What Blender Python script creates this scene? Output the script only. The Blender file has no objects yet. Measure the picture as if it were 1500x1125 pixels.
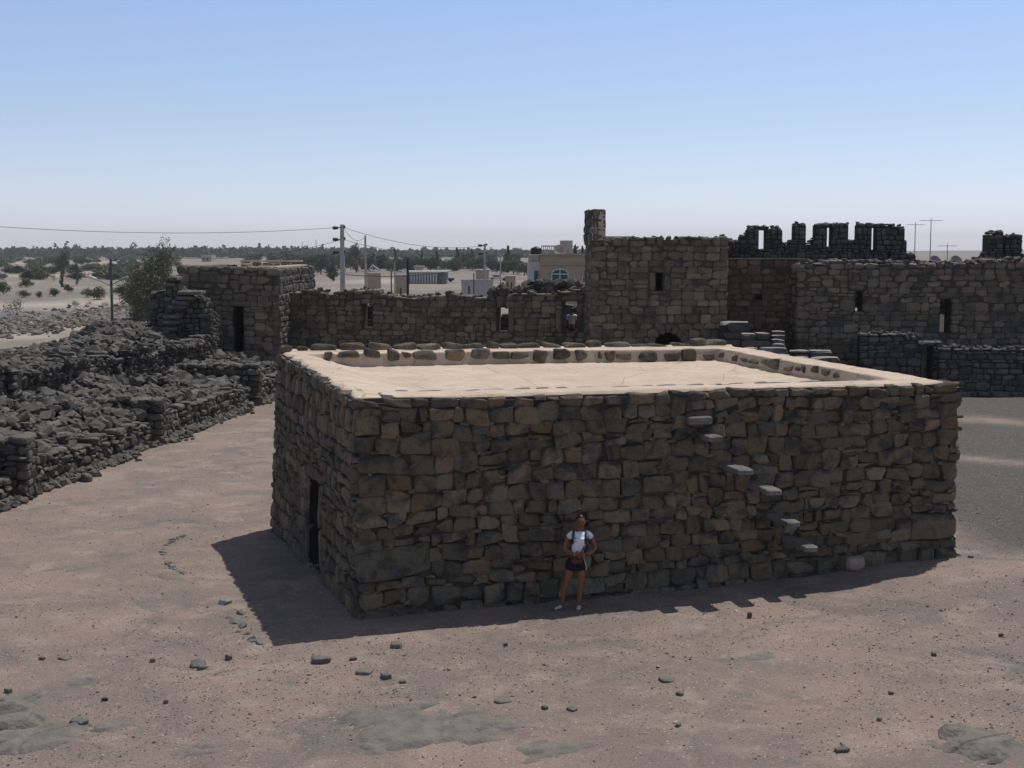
import bpy, bmesh, math, random
import numpy as np
from mathutils import Vector, Matrix
C = bpy.data.collections.new("Scene"); bpy.context.scene.collection.children.link(C)
sc = bpy.context.scene
# ------------------------------------------------------------------ camera
CAM_H, FPX, HOR = 6.3, 2000.0, 367.0
HAZE = 0.00015
PITCH = math.atan((562.5 - HOR) / FPX)
cd = bpy.data.cameras.new("camera"); cam = bpy.data.objects.new("camera", cd); C.objects.link(cam)
cd.sensor_width = 36; cd.lens = FPX / 1500 * 36; cd.clip_end = 20000; cd.clip_start = 0.1
cam.location = (0, 0, CAM_H); cam.rotation_euler = (math.pi / 2 - PITCH, 0, 0)
sc.camera = cam
# ------------------------------------------------------------------ world, sun, exposure
SUN_DIR = Vector((.31, .38, 1.0)).normalized()
EL = math.asin(SUN_DIR.z); AZ = math.atan2(SUN_DIR.x, SUN_DIR.y)
w = bpy.data.worlds.new("World"); sc.world = w; w.use_nodes = True
nt = w.node_tree; nt.nodes.clear()
sky = nt.nodes.new("ShaderNodeTexSky"); sky.sky_type = 'NISHITA'; sky.sun_disc = False
sky.sun_elevation = EL; sky.sun_rotation = AZ; sky.altitude = 0; sky.air_density = 1.0
sky.dust_density = 0.3; sky.ozone_density = 3.0
bg = nt.nodes.new("ShaderNodeBackground"); bg.inputs[1].default_value = 0.10
wo = nt.nodes.new("ShaderNodeOutputWorld")
tcw = nt.nodes.new("ShaderNodeTexCoord"); sxw = nt.nodes.new("ShaderNodeSeparateXYZ"); nt.links.new(tcw.outputs['Generated'], sxw.inputs[0])
rw_ = nt.nodes.new("ShaderNodeValToRGB"); rw_.color_ramp.elements[0].position = .0; rw_.color_ramp.elements[0].color = (.56, .59, .88, 1)
rw_.color_ramp.elements[1].position = .18; rw_.color_ramp.elements[1].color = (.60, .575, .64, 1)
e_ = rw_.color_ramp.elements.new(.05); e_.color = (.55, .545, .69, 1)
e_ = rw_.color_ramp.elements.new(.093); e_.color = (.56, .53, .61, 1)
e_ = rw_.color_ramp.elements.new(.42); e_.color = (.76, .57, .44, 1)
nt.links.new(sxw.outputs[2], rw_.inputs[0])
mw_ = nt.nodes.new("ShaderNodeMix"); mw_.data_type = 'RGBA'; mw_.blend_type = 'MULTIPLY'; mw_.inputs[0].default_value = 1
nt.links.new(sky.outputs[0], mw_.inputs[6]); nt.links.new(rw_.outputs[0], mw_.inputs[7])
vs_ = nt.nodes.new("ShaderNodeVectorMath"); vs_.operation = 'SCALE'; vs_.inputs[3].default_value = 2.0; nt.links.new(mw_.outputs[2], vs_.inputs[0])
nt.links.new(vs_.outputs[0], bg.inputs[0]); nt.links.new(bg.outputs[0], wo.inputs[0])
sd = bpy.data.lights.new("sun", 'SUN'); sd.energy = 3.6; sd.angle = math.radians(0.53); sd.color = (1, .96, .90)
sun = bpy.data.objects.new("sun", sd); C.objects.link(sun)
sun.rotation_euler = SUN_DIR.to_track_quat('Z', 'Y').to_euler(); sun.location = (30, 30, 60)
sc.view_settings.view_transform = 'Standard'; sc.view_settings.look = 'None'
sc.view_settings.exposure = 0.0; sc.view_settings.gamma = 1
# ------------------------------------------------------------------ pixel helpers (photo 1500x1125 -> real positions)
cp, sp = math.cos(PITCH), math.sin(PITCH)
def ray(x, y):
    a = (x - 750) / FPX; b = -(y - 562.5) / FPX
    return (a, cp + b * sp, -sp + b * cp)
def atz(x, y, z):
    r = ray(x, y); t = (z - CAM_H) / r[2]; return Vector((r[0] * t, r[1] * t, z))
def aty(x, y, Y):
    r = ray(x, y); t = Y / r[1]; return Vector((r[0] * t, Y, CAM_H + r[2] * t))
# ------------------------------------------------------------------ noise
_r = np.random.RandomState(7)
_K = _r.normal(size=(14, 3)); _K /= np.linalg.norm(_K, axis=1)[:, None]; _K *= _r.uniform(.6, 1.7, size=(14, 1)); _P = _r.uniform(0, 6.28, 14)
def nz(p, f=1.0, o=0):
    p = np.asarray(p, float) * f
    q = p + .6 * np.sin(p[..., [1, 2, 0]] * 1.3 + o)
    s = np.zeros(p.shape[:-1])
    for i in range(14): s = s + np.sin(q @ _K[i] * 1.6 + _P[i] + o * (i + 1) * .7)
    return s / 14 * 1.9
def fbm(p, f=1.0, o=0, n=4):
    s = 0; a = 1; t = 0
    for i in range(n): s = s + a * nz(p, f * 2.03 ** i, o + i * 3.1); t += a; a *= .5
    return s / t
def V3(x, y, z=0):
    x = np.asarray(x, float); return np.stack([x, np.broadcast_to(np.asarray(y, float), x.shape), np.broadcast_to(np.asarray(z, float), x.shape)], -1)
# ------------------------------------------------------------------ materials
class N:
    def __init__(s, name):
        s.m = bpy.data.materials.new(name); s.m.use_nodes = True; s.t = s.m.node_tree; s.t.nodes.clear()
        s.b = s.n("ShaderNodeBsdfPrincipled"); o = s.n("ShaderNodeOutputMaterial"); s.l(s.b.outputs[0], o.inputs[0])
        s.b.inputs['Roughness'].default_value = .92; s.b.inputs['Specular IOR Level'].default_value = .25
        s.g = s.n("ShaderNodeNewGeometry")
        s.tc = s.n("ShaderNodeTexCoord")
    def n(s, t): return s.t.nodes.new(t)
    def l(s, a, b): s.t.links.new(a, b)
    def noise(s, scale, detail=5, rough=.6, vec=None, dist=0):
        k = s.n("ShaderNodeTexNoise"); k.inputs['Scale'].default_value = scale; k.inputs['Detail'].default_value = detail
        k.inputs['Roughness'].default_value = rough; k.inputs['Distortion'].default_value = dist
        s.l(vec if vec else s.g.outputs['Position'], k.inputs['Vector']); return k.outputs['Fac']
    def vor(s, scale, out='Distance', feature='F1'):
        k = s.n("ShaderNodeTexVoronoi"); k.feature = feature; k.inputs['Scale'].default_value = scale
        s.l(s.g.outputs['Position'], k.inputs['Vector']); return k.outputs[out]
    def ramp(s, fac, pts):
        k = s.n("ShaderNodeValToRGB"); e = k.color_ramp.elements
        while len(e) < len(pts): e.new(.5)
        for i, (p, c) in enumerate(pts):
            e[i].position = p; e[i].color = (c, c, c, 1) if isinstance(c, (int, float)) else (*c, 1)
        s.l(fac, k.inputs[0]); return k.outputs[0]
    def mix(s, fac, a, b, mode='MIX'):
        k = s.n("ShaderNodeMix"); k.data_type = 'RGBA'; k.blend_type = mode
        for ix, v in ((0, fac), (6, a), (7, b)):
            sock = k.inputs[ix]
            if isinstance(v, (int, float)): sock.default_value = v if ix == 0 else (v, v, v, 1)
            elif isinstance(v, tuple): sock.default_value = (*v, 1)
            else: s.l(v, sock)
        return k.outputs[2]
    def math(s, op, a, b=0.0):
        k = s.n("ShaderNodeMath"); k.operation = op
        for sock, v in ((k.inputs[0], a), (k.inputs[1], b)):
            if isinstance(v, (int, float)): sock.default_value = v
            else: s.l(v, sock)
        return k.outputs[0]
    def color(s, c): 
        if isinstance(c, tuple): s.b.inputs['Base Color'].default_value = (*c, 1)
        else: s.l(c, s.b.inputs['Base Color'])
    def bump(s, h, strength=.5, dist=.02):
        k = s.n("ShaderNodeBump"); k.inputs['Strength'].default_value = strength; k.inputs['Distance'].default_value = dist
        s.l(h, k.inputs['Height']); s.l(k.outputs[0], s.b.inputs['Normal'])
def stone_mat(name, dark, grey, warm, patch=2.2, warm_amt=.5, bumpd=.02, sunlit_dust=0.):
    m = N(name); rnd = m.g.outputs['Random Per Island']
    nn = m.n("ShaderNodeSeparateXYZ"); m.l(m.g.outputs['Normal'], nn.inputs[0])
    base = m.mix(m.ramp(rnd, [(0, 0.0), (.5, .45 * warm_amt * 2), (1, min(1, warm_amt * 1.7))]), grey, warm)
    n1 = m.math('ADD', m.noise(patch, 6, .62, dist=.6), m.math('MULTIPLY', nn.outputs[2], .10))       # dark patina settles on upper faces
    c1 = m.mix(m.ramp(n1, [(.47, 0.0), (.64, .85)]), base, dark)
    n2 = m.math('SUBTRACT', m.noise(patch * 2.3, 5, .6), m.math('MULTIPLY', nn.outputs[2], .12))
    c2 = m.mix(m.ramp(n2, [(.50, 0.0), (.68, .6 * warm_amt + .12)]), c1, warm)
    c3 = m.mix(.6, c2, m.ramp(m.noise(22, 7, .75), [(.3, .35), (.7, 1.15)]), 'MULTIPLY')
    r2 = m.math('FRACT', m.math('MULTIPLY', rnd, 17.31))
    c4 = m.mix(1.0, c3, m.ramp(r2, [(0, .68), (.6, .95), (1, 1.3)]), 'MULTIPLY')
    if sunlit_dust:      # upper faces paled in colour: dusty, with sunlight on the tops painted in
        c4 = m.mix(m.math('MULTIPLY', m.ramp(m.math('ADD', nn.outputs[2], m.math('MULTIPLY', m.math('SUBTRACT', m.noise(6, 5, .7), .5), .8)), [(.45, 0.0), (.95, 1.0)]), sunlit_dust), c4, (.30, .275, .24))
    m.color(c4)
    h = m.math('ADD', m.noise(9, 8, .72), m.math('MULTIPLY', m.noise(45, 5, .75), .45))
    m.bump(h, .9, bumpd)
    return m.m
M = {}
M['hall'] = stone_mat('basalt_masonry', (.060, .060, .060), (.160, .147, .112), (.27, .185, .105), 3.2, .40, .035)
M['fort'] = stone_mat('basalt_fort', (.080, .073, .064), (.190, .162, .122), (.29, .21, .135), 1.1, .4, sunlit_dust=.35)
M['tower'] = stone_mat('basalt_tower', (.09, .082, .072), (.20, .17, .13), (.28, .21, .14), 1.0, .35)
M['rubble'] = stone_mat('basalt_rubble', (.055, .055, .053), (.120, .116, .106), (.22, .17, .125), 1.8, .25, .04, sunlit_dust=.22)
M['steps'] = stone_mat('step_basalt', (.055, .055, .053), (.120, .116, .106), (.22, .17, .125), 1.8, .25, .03, sunlit_dust=1.0)  # step tops paled strongly in the colour to read as sunlit
M['red'] = stone_mat('reddish_masonry', (.08, .06, .05), (.17, .12, .09), (.24, .15, .10), 1.0, .5)
M['slab'] = stone_mat('slab_stone', (.16, .155, .155), (.30, .285, .26), (.34, .29, .23), 2.5, .3, .008)
def simple(name, c, c2=None, scale=3.0, rough=.9, bump=.0, spec=.25, metal=0):
    m = N(name); m.b.inputs['Roughness'].default_value = rough; m.b.inputs['Specular IOR Level'].default_value = spec; m.b.inputs['Metallic'].default_value = metal
    c2 = c2 or tuple(v * .7 for v in c)
    m.color(m.mix(m.ramp(m.noise(scale, 6, .65), [(.35, 0.0), (.68, 1.0)]), c, c2))
    if bump: m.bump(m.noise(scale * 6, 5, .6), .6, bump)
    return m.m
M['core'] = simple('mortar_core', (.085, .068, .052), (.04, .034, .028), 5, bump=.02)
M['debris'] = stone_mat('field_debris', (.12, .105, .09), (.22, .185, .155), (.33, .25, .195), 2, .4, sunlit_dust=.3)
M['pinkblock'] = simple('pinkish_block', (.40, .31, .25), (.28, .22, .18), 5, bump=.02)
M['dark_core'] = simple('dark_core', (.035, .033, .032), (.02, .02, .02), 5, bump=.02)
# roof plaster
m = N('earth_plaster')
c = m.mix(m.ramp(m.noise(.7, 6, .6), [(.35, 0.0), (.7, 1.0)]), (.60, .485, .375), (.50, .395, .30))
c = m.mix(m.ramp(m.noise(9, 8, .75), [(.5, 0.0), (.72, .45)]), c, (.38, .285, .205))
c = m.mix(m.ramp(m.noise(1.3, 7, .75, dist=1.2), [(.47, 0.0), (.6, .6)]), c, (.43, .34, .265))
c = m.mix(.6, c, m.ramp(m.noise(34, 6, .85), [(.3, .72), (.7, 1.22)]), 'MULTIPLY')
c = m.mix(m.ramp(m.noise(2.2, 4, .5, dist=2.), [(.6, 0.0), (.72, .4)]), c, (.68, .56, .44))
c = m.mix(m.ramp(m.vor(.55, 'Distance', 'DISTANCE_TO_EDGE'), [(0, .6), (.012, 0.0)]), c, (.25, .18, .12))
sp_ = m.n("ShaderNodeSeparateXYZ"); m.l(m.g.outputs['Normal'], sp_.inputs[0])
m.color(c); m.bump(m.math('ADD', m.noise(5, 8, .7), m.math('MULTIPLY', m.noise(45, 4, .7), .3)), .7, .03)
M['plaster'] = m.m
# ground
m = N('courtyard_ground')
at = m.n("ShaderNodeVertexColor"); at.layer_name = "zone"
sep = m.n("ShaderNodeSeparateColor"); m.l(at.outputs['Color'], sep.inputs[0])
near = m.mix(m.ramp(m.noise(.35, 6, .65, dist=.5), [(.38, 0.0), (.6, 1.0)]), (.285, .212, .175), (.205, .166, .143))
near = m.mix(m.ramp(m.noise(1.1, 6, .65), [(.52, 0.0), (.66, .75)]), near, (.34, .27, .22))
near = m.mix(m.ramp(m.noise(.55, 6, .7, dist=1.), [(.54, 0.0), (.64, .75)]), near, (.15, .137, .122))
near = m.mix(m.ramp(m.noise(3.1, 7, .8), [(.55, 0.0), (.7, .6)]), near, (.17, .145, .125))
grav = m.mix(m.ramp(m.noise(9, 6, .8), [(.3, 0.0), (.7, 1.0)]), (.05, .048, .048), (.13, .115, .105))
near = m.mix(sep.outputs[0], near, grav)                                       # R: dark gravel
pl = m.mix(m.ramp(m.noise(.03, 7, .68, dist=.5), [(.4, 0.0), (.6, 1.0)]), (.27, .228, .19), (.165, .145, .122))
pl = m.mix(m.ramp(m.noise(.22, 7, .7), [(.5, 0.0), (.7, .7)]), pl, (.10, .098, .08))
col = m.mix(sep.outputs[1], near, pl)                                          # G: open plain
col = m.mix(sep.outputs[2], col, (.44, .385, .33))                              # B: pale sand
fine = m.ramp(m.math('ADD', m.math('MULTIPLY', m.noise(26, 6, .9), .6), m.math('MULTIPLY', m.noise(75, 3, .8), .4)), [(.33, .45), (.67, 1.5)])
col = m.mix(.9, col, fine, 'MULTIPLY')
v = m.vor(15, 'Color'); vs = m.n("ShaderNodeSeparateColor"); m.l(v, vs.inputs[0])
vd = m.vor(15)
dot = m.math('MULTIPLY', m.math('LESS_THAN', vd, .24), m.math('GREATER_THAN', vs.outputs[0], .78))
dot = m.math('MULTIPLY', dot, m.math('SUBTRACT', 1.0, sep.outputs[1]))
col = m.mix(m.math('MULTIPLY', dot, .8), col, m.ramp(vs.outputs[1], [(0, (.10, .09, .08)), (.3, (.18, .15, .13)), (.45, (.42, .36, .30)), (1, (.5, .45, .38))]))
v2 = m.vor(38, 'Color'); v2s = m.n("ShaderNodeSeparateColor"); m.l(v2, v2s.inputs[0])
dot2 = m.math('MULTIPLY', m.math('MULTIPLY', m.math('LESS_THAN', m.vor(38), .3), m.math('GREATER_THAN', v2s.outputs[0], m.ramp(m.noise(.6, 4, .6), [(.35, .95), (.65, .7)]))), m.math('SUBTRACT', 1.0, sep.outputs[1]))
col = m.mix(m.math('MULTIPLY', dot2, .75), col, m.ramp(v2s.outputs[1], [(0, (.11, .095, .085)), (.4, (.2, .165, .14)), (.5, (.40, .34, .29)), (1, (.50, .44, .38))]))
m.color(col)
h = m.math('ADD', m.math('MULTIPLY', m.noise(2.5, 8, .75), 1.2), m.math('MULTIPLY', m.noise(22, 6, .8), .7))
m.bump(h, .75, .045)
M['ground'] = m.m
M['bedrock'] = simple('grey_bedrock', (.205, .18, .155), (.115, .112, .10), 3.4, bump=.05)
M['pebble'] = stone_mat('pebbles', (.17, .145, .125), (.33, .28, .235), (.56, .48, .40), 3.0, .6)
M['road'] = simple('asphalt', (.15, .145, .14), (.12, .115, .11), .5, bump=.01)
M['concrete'] = simple('concrete', (.42, .40, .37), (.32, .30, .28), 2)
M['metal'] = simple('galvanised_metal', (.30, .32, .32), (.2, .21, .21), 2, rough=.6)
M['lamppost'] = simple('painted_steel', (.075, .095, .095), None, 3, rough=.6)
M['darkmetal'] = simple('dark_metal', (.035, .037, .04), None, 4, rough=.6)
M['wire'] = simple('cable_rubber', (.05, .05, .055), None, 1)
M['lampw'] = simple('lamp_housing', (.65, .66, .66), None, 4, rough=.4)
M['beige'] = simple('beige_render', (.42, .33, .25), (.36, .28, .21), .8)
M['white'] = simple('white_render', (.56, .55, .53), (.46, .45, .43), .8)
M['teal'] = simple('teal_glass', (.01, .16, .14), (.02, .07, .08), 1.5, rough=.15, spec=.6)
M['darkglass'] = simple('dark_glass', (.02, .03, .035), None, 1.5, rough=.15, spec=.6)
M['tankb'] = simple('black_plastic', (.02, .02, .022), None, 3, rough=.45)
M['dish'] = simple('dish_paint', (.40, .33, .28), (.30, .25, .21), 3, rough=.6)
M['dishg'] = simple('grey_dish_paint', (.22, .22, .21), (.16, .16, .16), 3, rough=.6)
M['wood'] = simple('weathered_wood', (.10, .075, .055), None, 6)
M['bluep'] = simple('blue_paint', (.23, .23, .26), None, 3)
M['bark'] = simple('bark', (.12, .095, .07), None, 8, bump=.02)
def leaf_mat(name, a, b):
    m = N(name); m.b.inputs['Roughness'].default_value = .8
    m.color(m.mix(m.g.outputs['Random Per Island'], a, b)); return m.m
M['leaf'] = leaf_mat('leaf_green', (.045, .075, .03), (.095, .12, .055))
M['olive'] = leaf_mat('leaf_olive', (.10, .11, .065), (.18, .17, .11))
M['grey_leaf'] = leaf_mat('leaf_greygreen', (.075, .085, .06), (.14, .14, .10))
M['dkleaf'] = leaf_mat('leaf_dark', (.025, .045, .025), (.06, .085, .045))
M['wheat'] = leaf_mat('leaf_brown', (.14, .11, .08), (.20, .16, .12))
M['skin'] = simple('skin', (.25, .10, .052), (.21, .08, .042), 12, rough=.5)
M['hair'] = simple('hair', (.012, .008, .006), None, 30, rough=.5)
M['shirt'] = simple('white_cotton', (.80, .80, .84), (.72, .72, .78), 4, bump=.004)
M['navy'] = simple('navy_cloth', (.012, .012, .03), None, 5)
M['strap'] = simple('grey_strap', (.05, .055, .075), None, 9)
M['leather'] = simple('brown_leather', (.10, .042, .022), None, 7, rough=.6)
M['shoe'] = simple('pale_shoe', (.55, .53, .53), (.4, .4, .42), 12)
M['print'] = simple('dark_print', (.08, .08, .12), None, 9)
M['stripe'] = simple('pale_stripe', (.6, .58, .65), None, 9)
# ------------------------------------------------------------------ object helpers
def tag(o, label, cat, group=None):
    o['label'] = label; o['category'] = cat
    if group: o['group'] = group
    return o
def empty(name, loc, label, cat, group=None, rz=0):
    o = bpy.data.objects.new(name, None); C.objects.link(o); o.location = loc; o.rotation_euler = (0, 0, rz)
    o.empty_display_size = .3
    return tag(o, label, cat, group)
def link(name, me, mats, parent=None, kind=None, local=False):
    for m_ in (mats if isinstance(mats, (list, tuple)) else [mats]): me.materials.append(m_)
    o = bpy.data.objects.new(name, me); C.objects.link(o)
    if parent is not None:
        o.parent = parent
        if not local: o.location = tuple(-v for v in parent.location)      # world-built geometry under an unrotated thing
    if kind: o['kind'] = kind
    return o
def np_mesh(name, v, f, mi=None, smooth=False):
    """v (n,3), f (m,4) int; -1 in last column marks a triangle"""
    me = bpy.data.meshes.new(name); f = np.asarray(f, np.int64)
    tri = f[:, 3] < 0; ln = np.where(tri, 3, 4); flat = f.ravel()[f.ravel() >= 0]
    me.vertices.add(len(v)); me.vertices.foreach_set('co', np.asarray(v, np.float32).ravel())
    me.loops.add(len(flat)); me.loops.foreach_set('vertex_index', flat.astype(np.int32))
    me.polygons.add(len(f)); st = np.concatenate([[0], np.cumsum(ln)[:-1]])
    me.polygons.foreach_set('loop_start', st.astype(np.int32))
    if mi is not None: me.polygons.foreach_set('material_index', np.asarray(mi, np.int32))
    me.polygons.foreach_set('use_smooth', np.full(len(f), smooth))
    me.update(calc_edges=True); me.validate(); return me
class MB:
    def __init__(s): s.v = []; s.f = []; s.m = []; s.n = 0
    def add(s, v, f, mi=0):
        v = np.asarray(v, float); f = np.asarray(f, np.int64).reshape(-1, 4) if len(f) else np.zeros((0, 4), np.int64)
        s.v.append(v); s.f.append(np.where(f < 0, -1, f + s.n)); s.m.append(np.full(len(f), mi)); s.n += len(v); return s
    def box(s, c, size, rz=0, mi=0, ry=0, taper=1):
        a = np.array([[x, y, z] for z in (-.5, .5) for x, y in ((-.5, -.5), (.5, -.5), (.5, .5), (-.5, .5))])
        a[4:, :2] *= taper
        a = a * np.array(size)
        if ry: cy, sy = math.cos(ry), math.sin(ry); a = a @ np.array([[cy, 0, -sy], [0, 1, 0], [sy, 0, cy]])
        cz, sz = math.cos(rz), math.sin(rz); a = a @ np.array([[cz, sz, 0], [-sz, cz, 0], [0, 0, 1]])
        return s.add(a + np.array(c), [[3, 2, 1, 0], [4, 5, 6, 7], [0, 1, 5, 4], [1, 2, 6, 5], [2, 3, 7, 6], [3, 0, 4, 7]], mi)
    def tube(s, pts, r, n=8, mi=0, cap=True):
        pts = [Vector(p) for p in pts]; k = len(pts); rs = r if isinstance(r, (list, tuple)) else [r] * k
        vs = []
        for i, p in enumerate(pts):
            d = (pts[min(i + 1, k - 1)] - pts[max(i - 1, 0)]).normalized()
            a = d.cross(Vector((0, 0, 1)) if abs(d.z) < .9 else Vector((1, 0, 0))).normalized(); b = d.cross(a)
            for j in range(n):
                t = 2 * math.pi * j / n; vs.append(p + (a * math.cos(t) + b * math.sin(t)) * rs[i])
        fs = [[i * n + j, i * n + (j + 1) % n, (i + 1) * n + (j + 1) % n, (i + 1) * n + j] for i in range(k - 1) for j in range(n)]
        if cap:
            vs += [pts[0], pts[-1]]
            fs += [[k * n, (j + 1) % n, j, -1] for j in range(n)] + [[k * n + 1, (k - 1) * n + j, (k - 1) * n + (j + 1) % n, -1] for j in range(n)]
        return s.add([tuple(v) for v in vs], fs, mi)
    def lathe(s, c, prof, n=20, mi=0, rot=None):
        vs = []; k = len(prof)
        for r_, z_ in prof:
            for j in range(n):
                t = 2 * math.pi * j / n; vs.append(Vector((r_ * math.cos(t), r_ * math.sin(t), z_)))
        if rot is not None: vs = [rot @ v for v in vs]
        fs = [[i * n + j, i * n + (j + 1) % n, (i + 1) * n + (j + 1) % n, (i + 1) * n + j] for i in range(k - 1) for j in range(n)]
        return s.add([tuple(v + Vector(c)) for v in vs], fs, mi)
    def mesh(s, name, smooth=False):
        return np_mesh(name, np.concatenate(s.v), np.concatenate(s.f), np.concatenate(s.m), smooth)
    def build(s, name, mats, parent=None, kind=None, smooth=False, local=False):
        return link(name, s.mesh(name, smooth), mats, parent, kind, local)
def cube_template(n, cut_back=True):
    idx = {}; V = []; F = []
    def vid(p):
        k = tuple(round(x, 5) for x in p)
        if k not in idx: idx[k] = len(V); V.append(p)
        return idx[k]
    g = [2 * i / n - 1 for i in range(n + 1)]
    for ax in range(3):
        for sgn in (-1, 1):
            if cut_back and ax == 2 and sgn == -1: continue
            for i in range(n):
                for j in range(n):
                    q = []
                    for a, b in ((i, j), (i + 1, j), (i + 1, j + 1), (i, j + 1)):
                        p = [0, 0, 0]; p[ax] = sgn; p[(ax + 1) % 3] = g[a]; p[(ax + 2) % 3] = g[b]; q.append(vid(tuple(p)))
                    F.append(q if sgn > 0 else q[::-1])
    return np.array(V, float), np.array(F)
TEMPL = {n: cube_template(n) for n in (2, 3, 4, 6, 8)}
def stones(mb, corners, depth_c, half_d, tow, n=4, k=(4, 8), rng=None, rough=.012, tilt=.02, freq=5.0, mi=0, facets=4):
    """corners (S,4,2) uv; tow(u,v,d)->world; depth_c outwards centre; half_d half depth."""
    S = len(corners)
    if not S: return
    T, F = TEMPL[n]; nv = len(T)
    kk = rng.uniform(k[0], k[1], (S, 1))
    P = np.broadcast_to(T, (S, nv, 3)).copy()
    L = (np.abs(P) ** kk[:, :, None]).sum(-1) ** (1 / kk)
    P = P / L[..., None]
    for _ in range(facets):
        nn = rng.normal(size=(S, 3)); nn[:, 2] = np.abs(nn[:, 2]) * 1.1; nn /= np.linalg.norm(nn, axis=1)[:, None]; dd = rng.uniform(1.02, 1.5, (S, 1))
        ov = np.maximum((P * nn[:, None]).sum(-1) - dd, 0); P = P - ov[..., None] * nn[:, None]
    a = (P[..., 0] + 1) / 2; b = (P[..., 1] + 1) / 2
    c = corners
    uv = (c[:, None, 0] * ((1 - a) * (1 - b))[..., None] + c[:, None, 1] * (a * (1 - b))[..., None] + c[:, None, 2] * (a * b)[..., None] + c[:, None, 3] * ((1 - a) * b)[..., None])
    tx = rng.uniform(-tilt, tilt, (S, 1)); ty = rng.uniform(-tilt, tilt, (S, 1))
    d = depth_c[:, None] + P[..., 2] * half_d[:, None] + P[..., 0] * tx + P[..., 1] * ty
    W = tow(uv[..., 0], uv[..., 1], d)
    off = rng.uniform(-50, 50, (S, 1, 3))
    q = W + off
    for ax in range(3): W[..., ax] += rough * (nz(q, freq, ax * 2.3) + .5 * nz(q, freq * 2.7, ax + 5.))
    Fa = (F[None] + (np.arange(S) * nv)[:, None, None]).reshape(-1, 4)
    mb.add(W.reshape(-1, 3), Fa, mi)
def pack(void, sizes, rng):
    """uneven courses, with tall stones reaching into the next course and stones split in two; leftovers become chinks"""
    nw, nh = void.shape; occ = void.copy(); out = []
    hs = [h for _, h in sizes]; ws = [w for w, _ in sizes]
    def put(i, j, w_, h_): occ[i:i + w_, j:j + h_] = True; out.append((i, j, w_, h_))
    def fill(j0, j1):
        for j in range(j0, min(j1, nh)):
            i = 0
            while i < nw:
                if occ[i, j]: i += 1; continue
                run = 0
                while i + run < nw and not occ[i + run, j] and run < 9: run += 1
                hh = 1
                while j + hh < min(j1, nh) and not occ[i:i + run, j + hh].any() and hh < 4: hh += 1
                w_ = run if run <= 4 else 2 + rng.randint(3)
                if w_ >= 4 and hh == 1 and rng.rand() < .4: w_ = 2
                put(i, j, w_, hh); i += w_
    j = 0
    while j < nh:
        h = hs[rng.randint(len(hs))]
        if nh - j - h == 1: h += 1
        h = min(h, nh - j); i = 0
        while i < nw:
            if occ[i:i + 1, j:j + h].any(): i += 1; continue
            w_ = ws[rng.randint(len(ws))]
            if h >= 3 and w_ < h - 1 and rng.rand() < .7: w_ = h
            mx_ = 0
            while i + mx_ < nw and not occ[i + mx_, j:j + h].any() and mx_ < 10: mx_ += 1
            if mx_ < w_ or mx_ - w_ == 1: w_ = mx_ if mx_ <= 6 else w_
            w_ = max(1, min(w_, mx_)); r = rng.rand()
            if r < .10 and j + h + 1 < nh and not occ[i:i + w_, j + h].any() and w_ >= 2: put(i, j, w_, h + 1)
            elif r < .20 and h >= 3:
                a = 1 + rng.randint(h - 1); put(i, j, w_, a)
                if w_ >= 4 and rng.rand() < .6: b = 1 + rng.randint(w_ - 1); put(i, j + a, b, h - a); put(i + b, j + a, w_ - b, h - a)
                else: put(i, j + a, w_, h - a)
            elif r < .25 and h >= 3: put(i, j, w_, h - 1)
            else: put(i, j, w_, h)
            i += w_
        fill(j, j + h); j += h
    return out
BIG = [(3, 3), (4, 3), (4, 4), (3, 3), (3, 3), (2, 4), (5, 4), (4, 3), (3, 3), (5, 2), (2, 3), (4, 3), (4, 4), (3, 4)]
MED = [(2, 2), (3, 2), (3, 2), (4, 2), (2, 2), (3, 3), (4, 3), (2, 1), (3, 2), (4, 2)]
SML = [(1, 1), (2, 1), (2, 2), (1, 2), (3, 2), (2, 1), (2, 2), (3, 1), (1, 1), (3, 2)]
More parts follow.
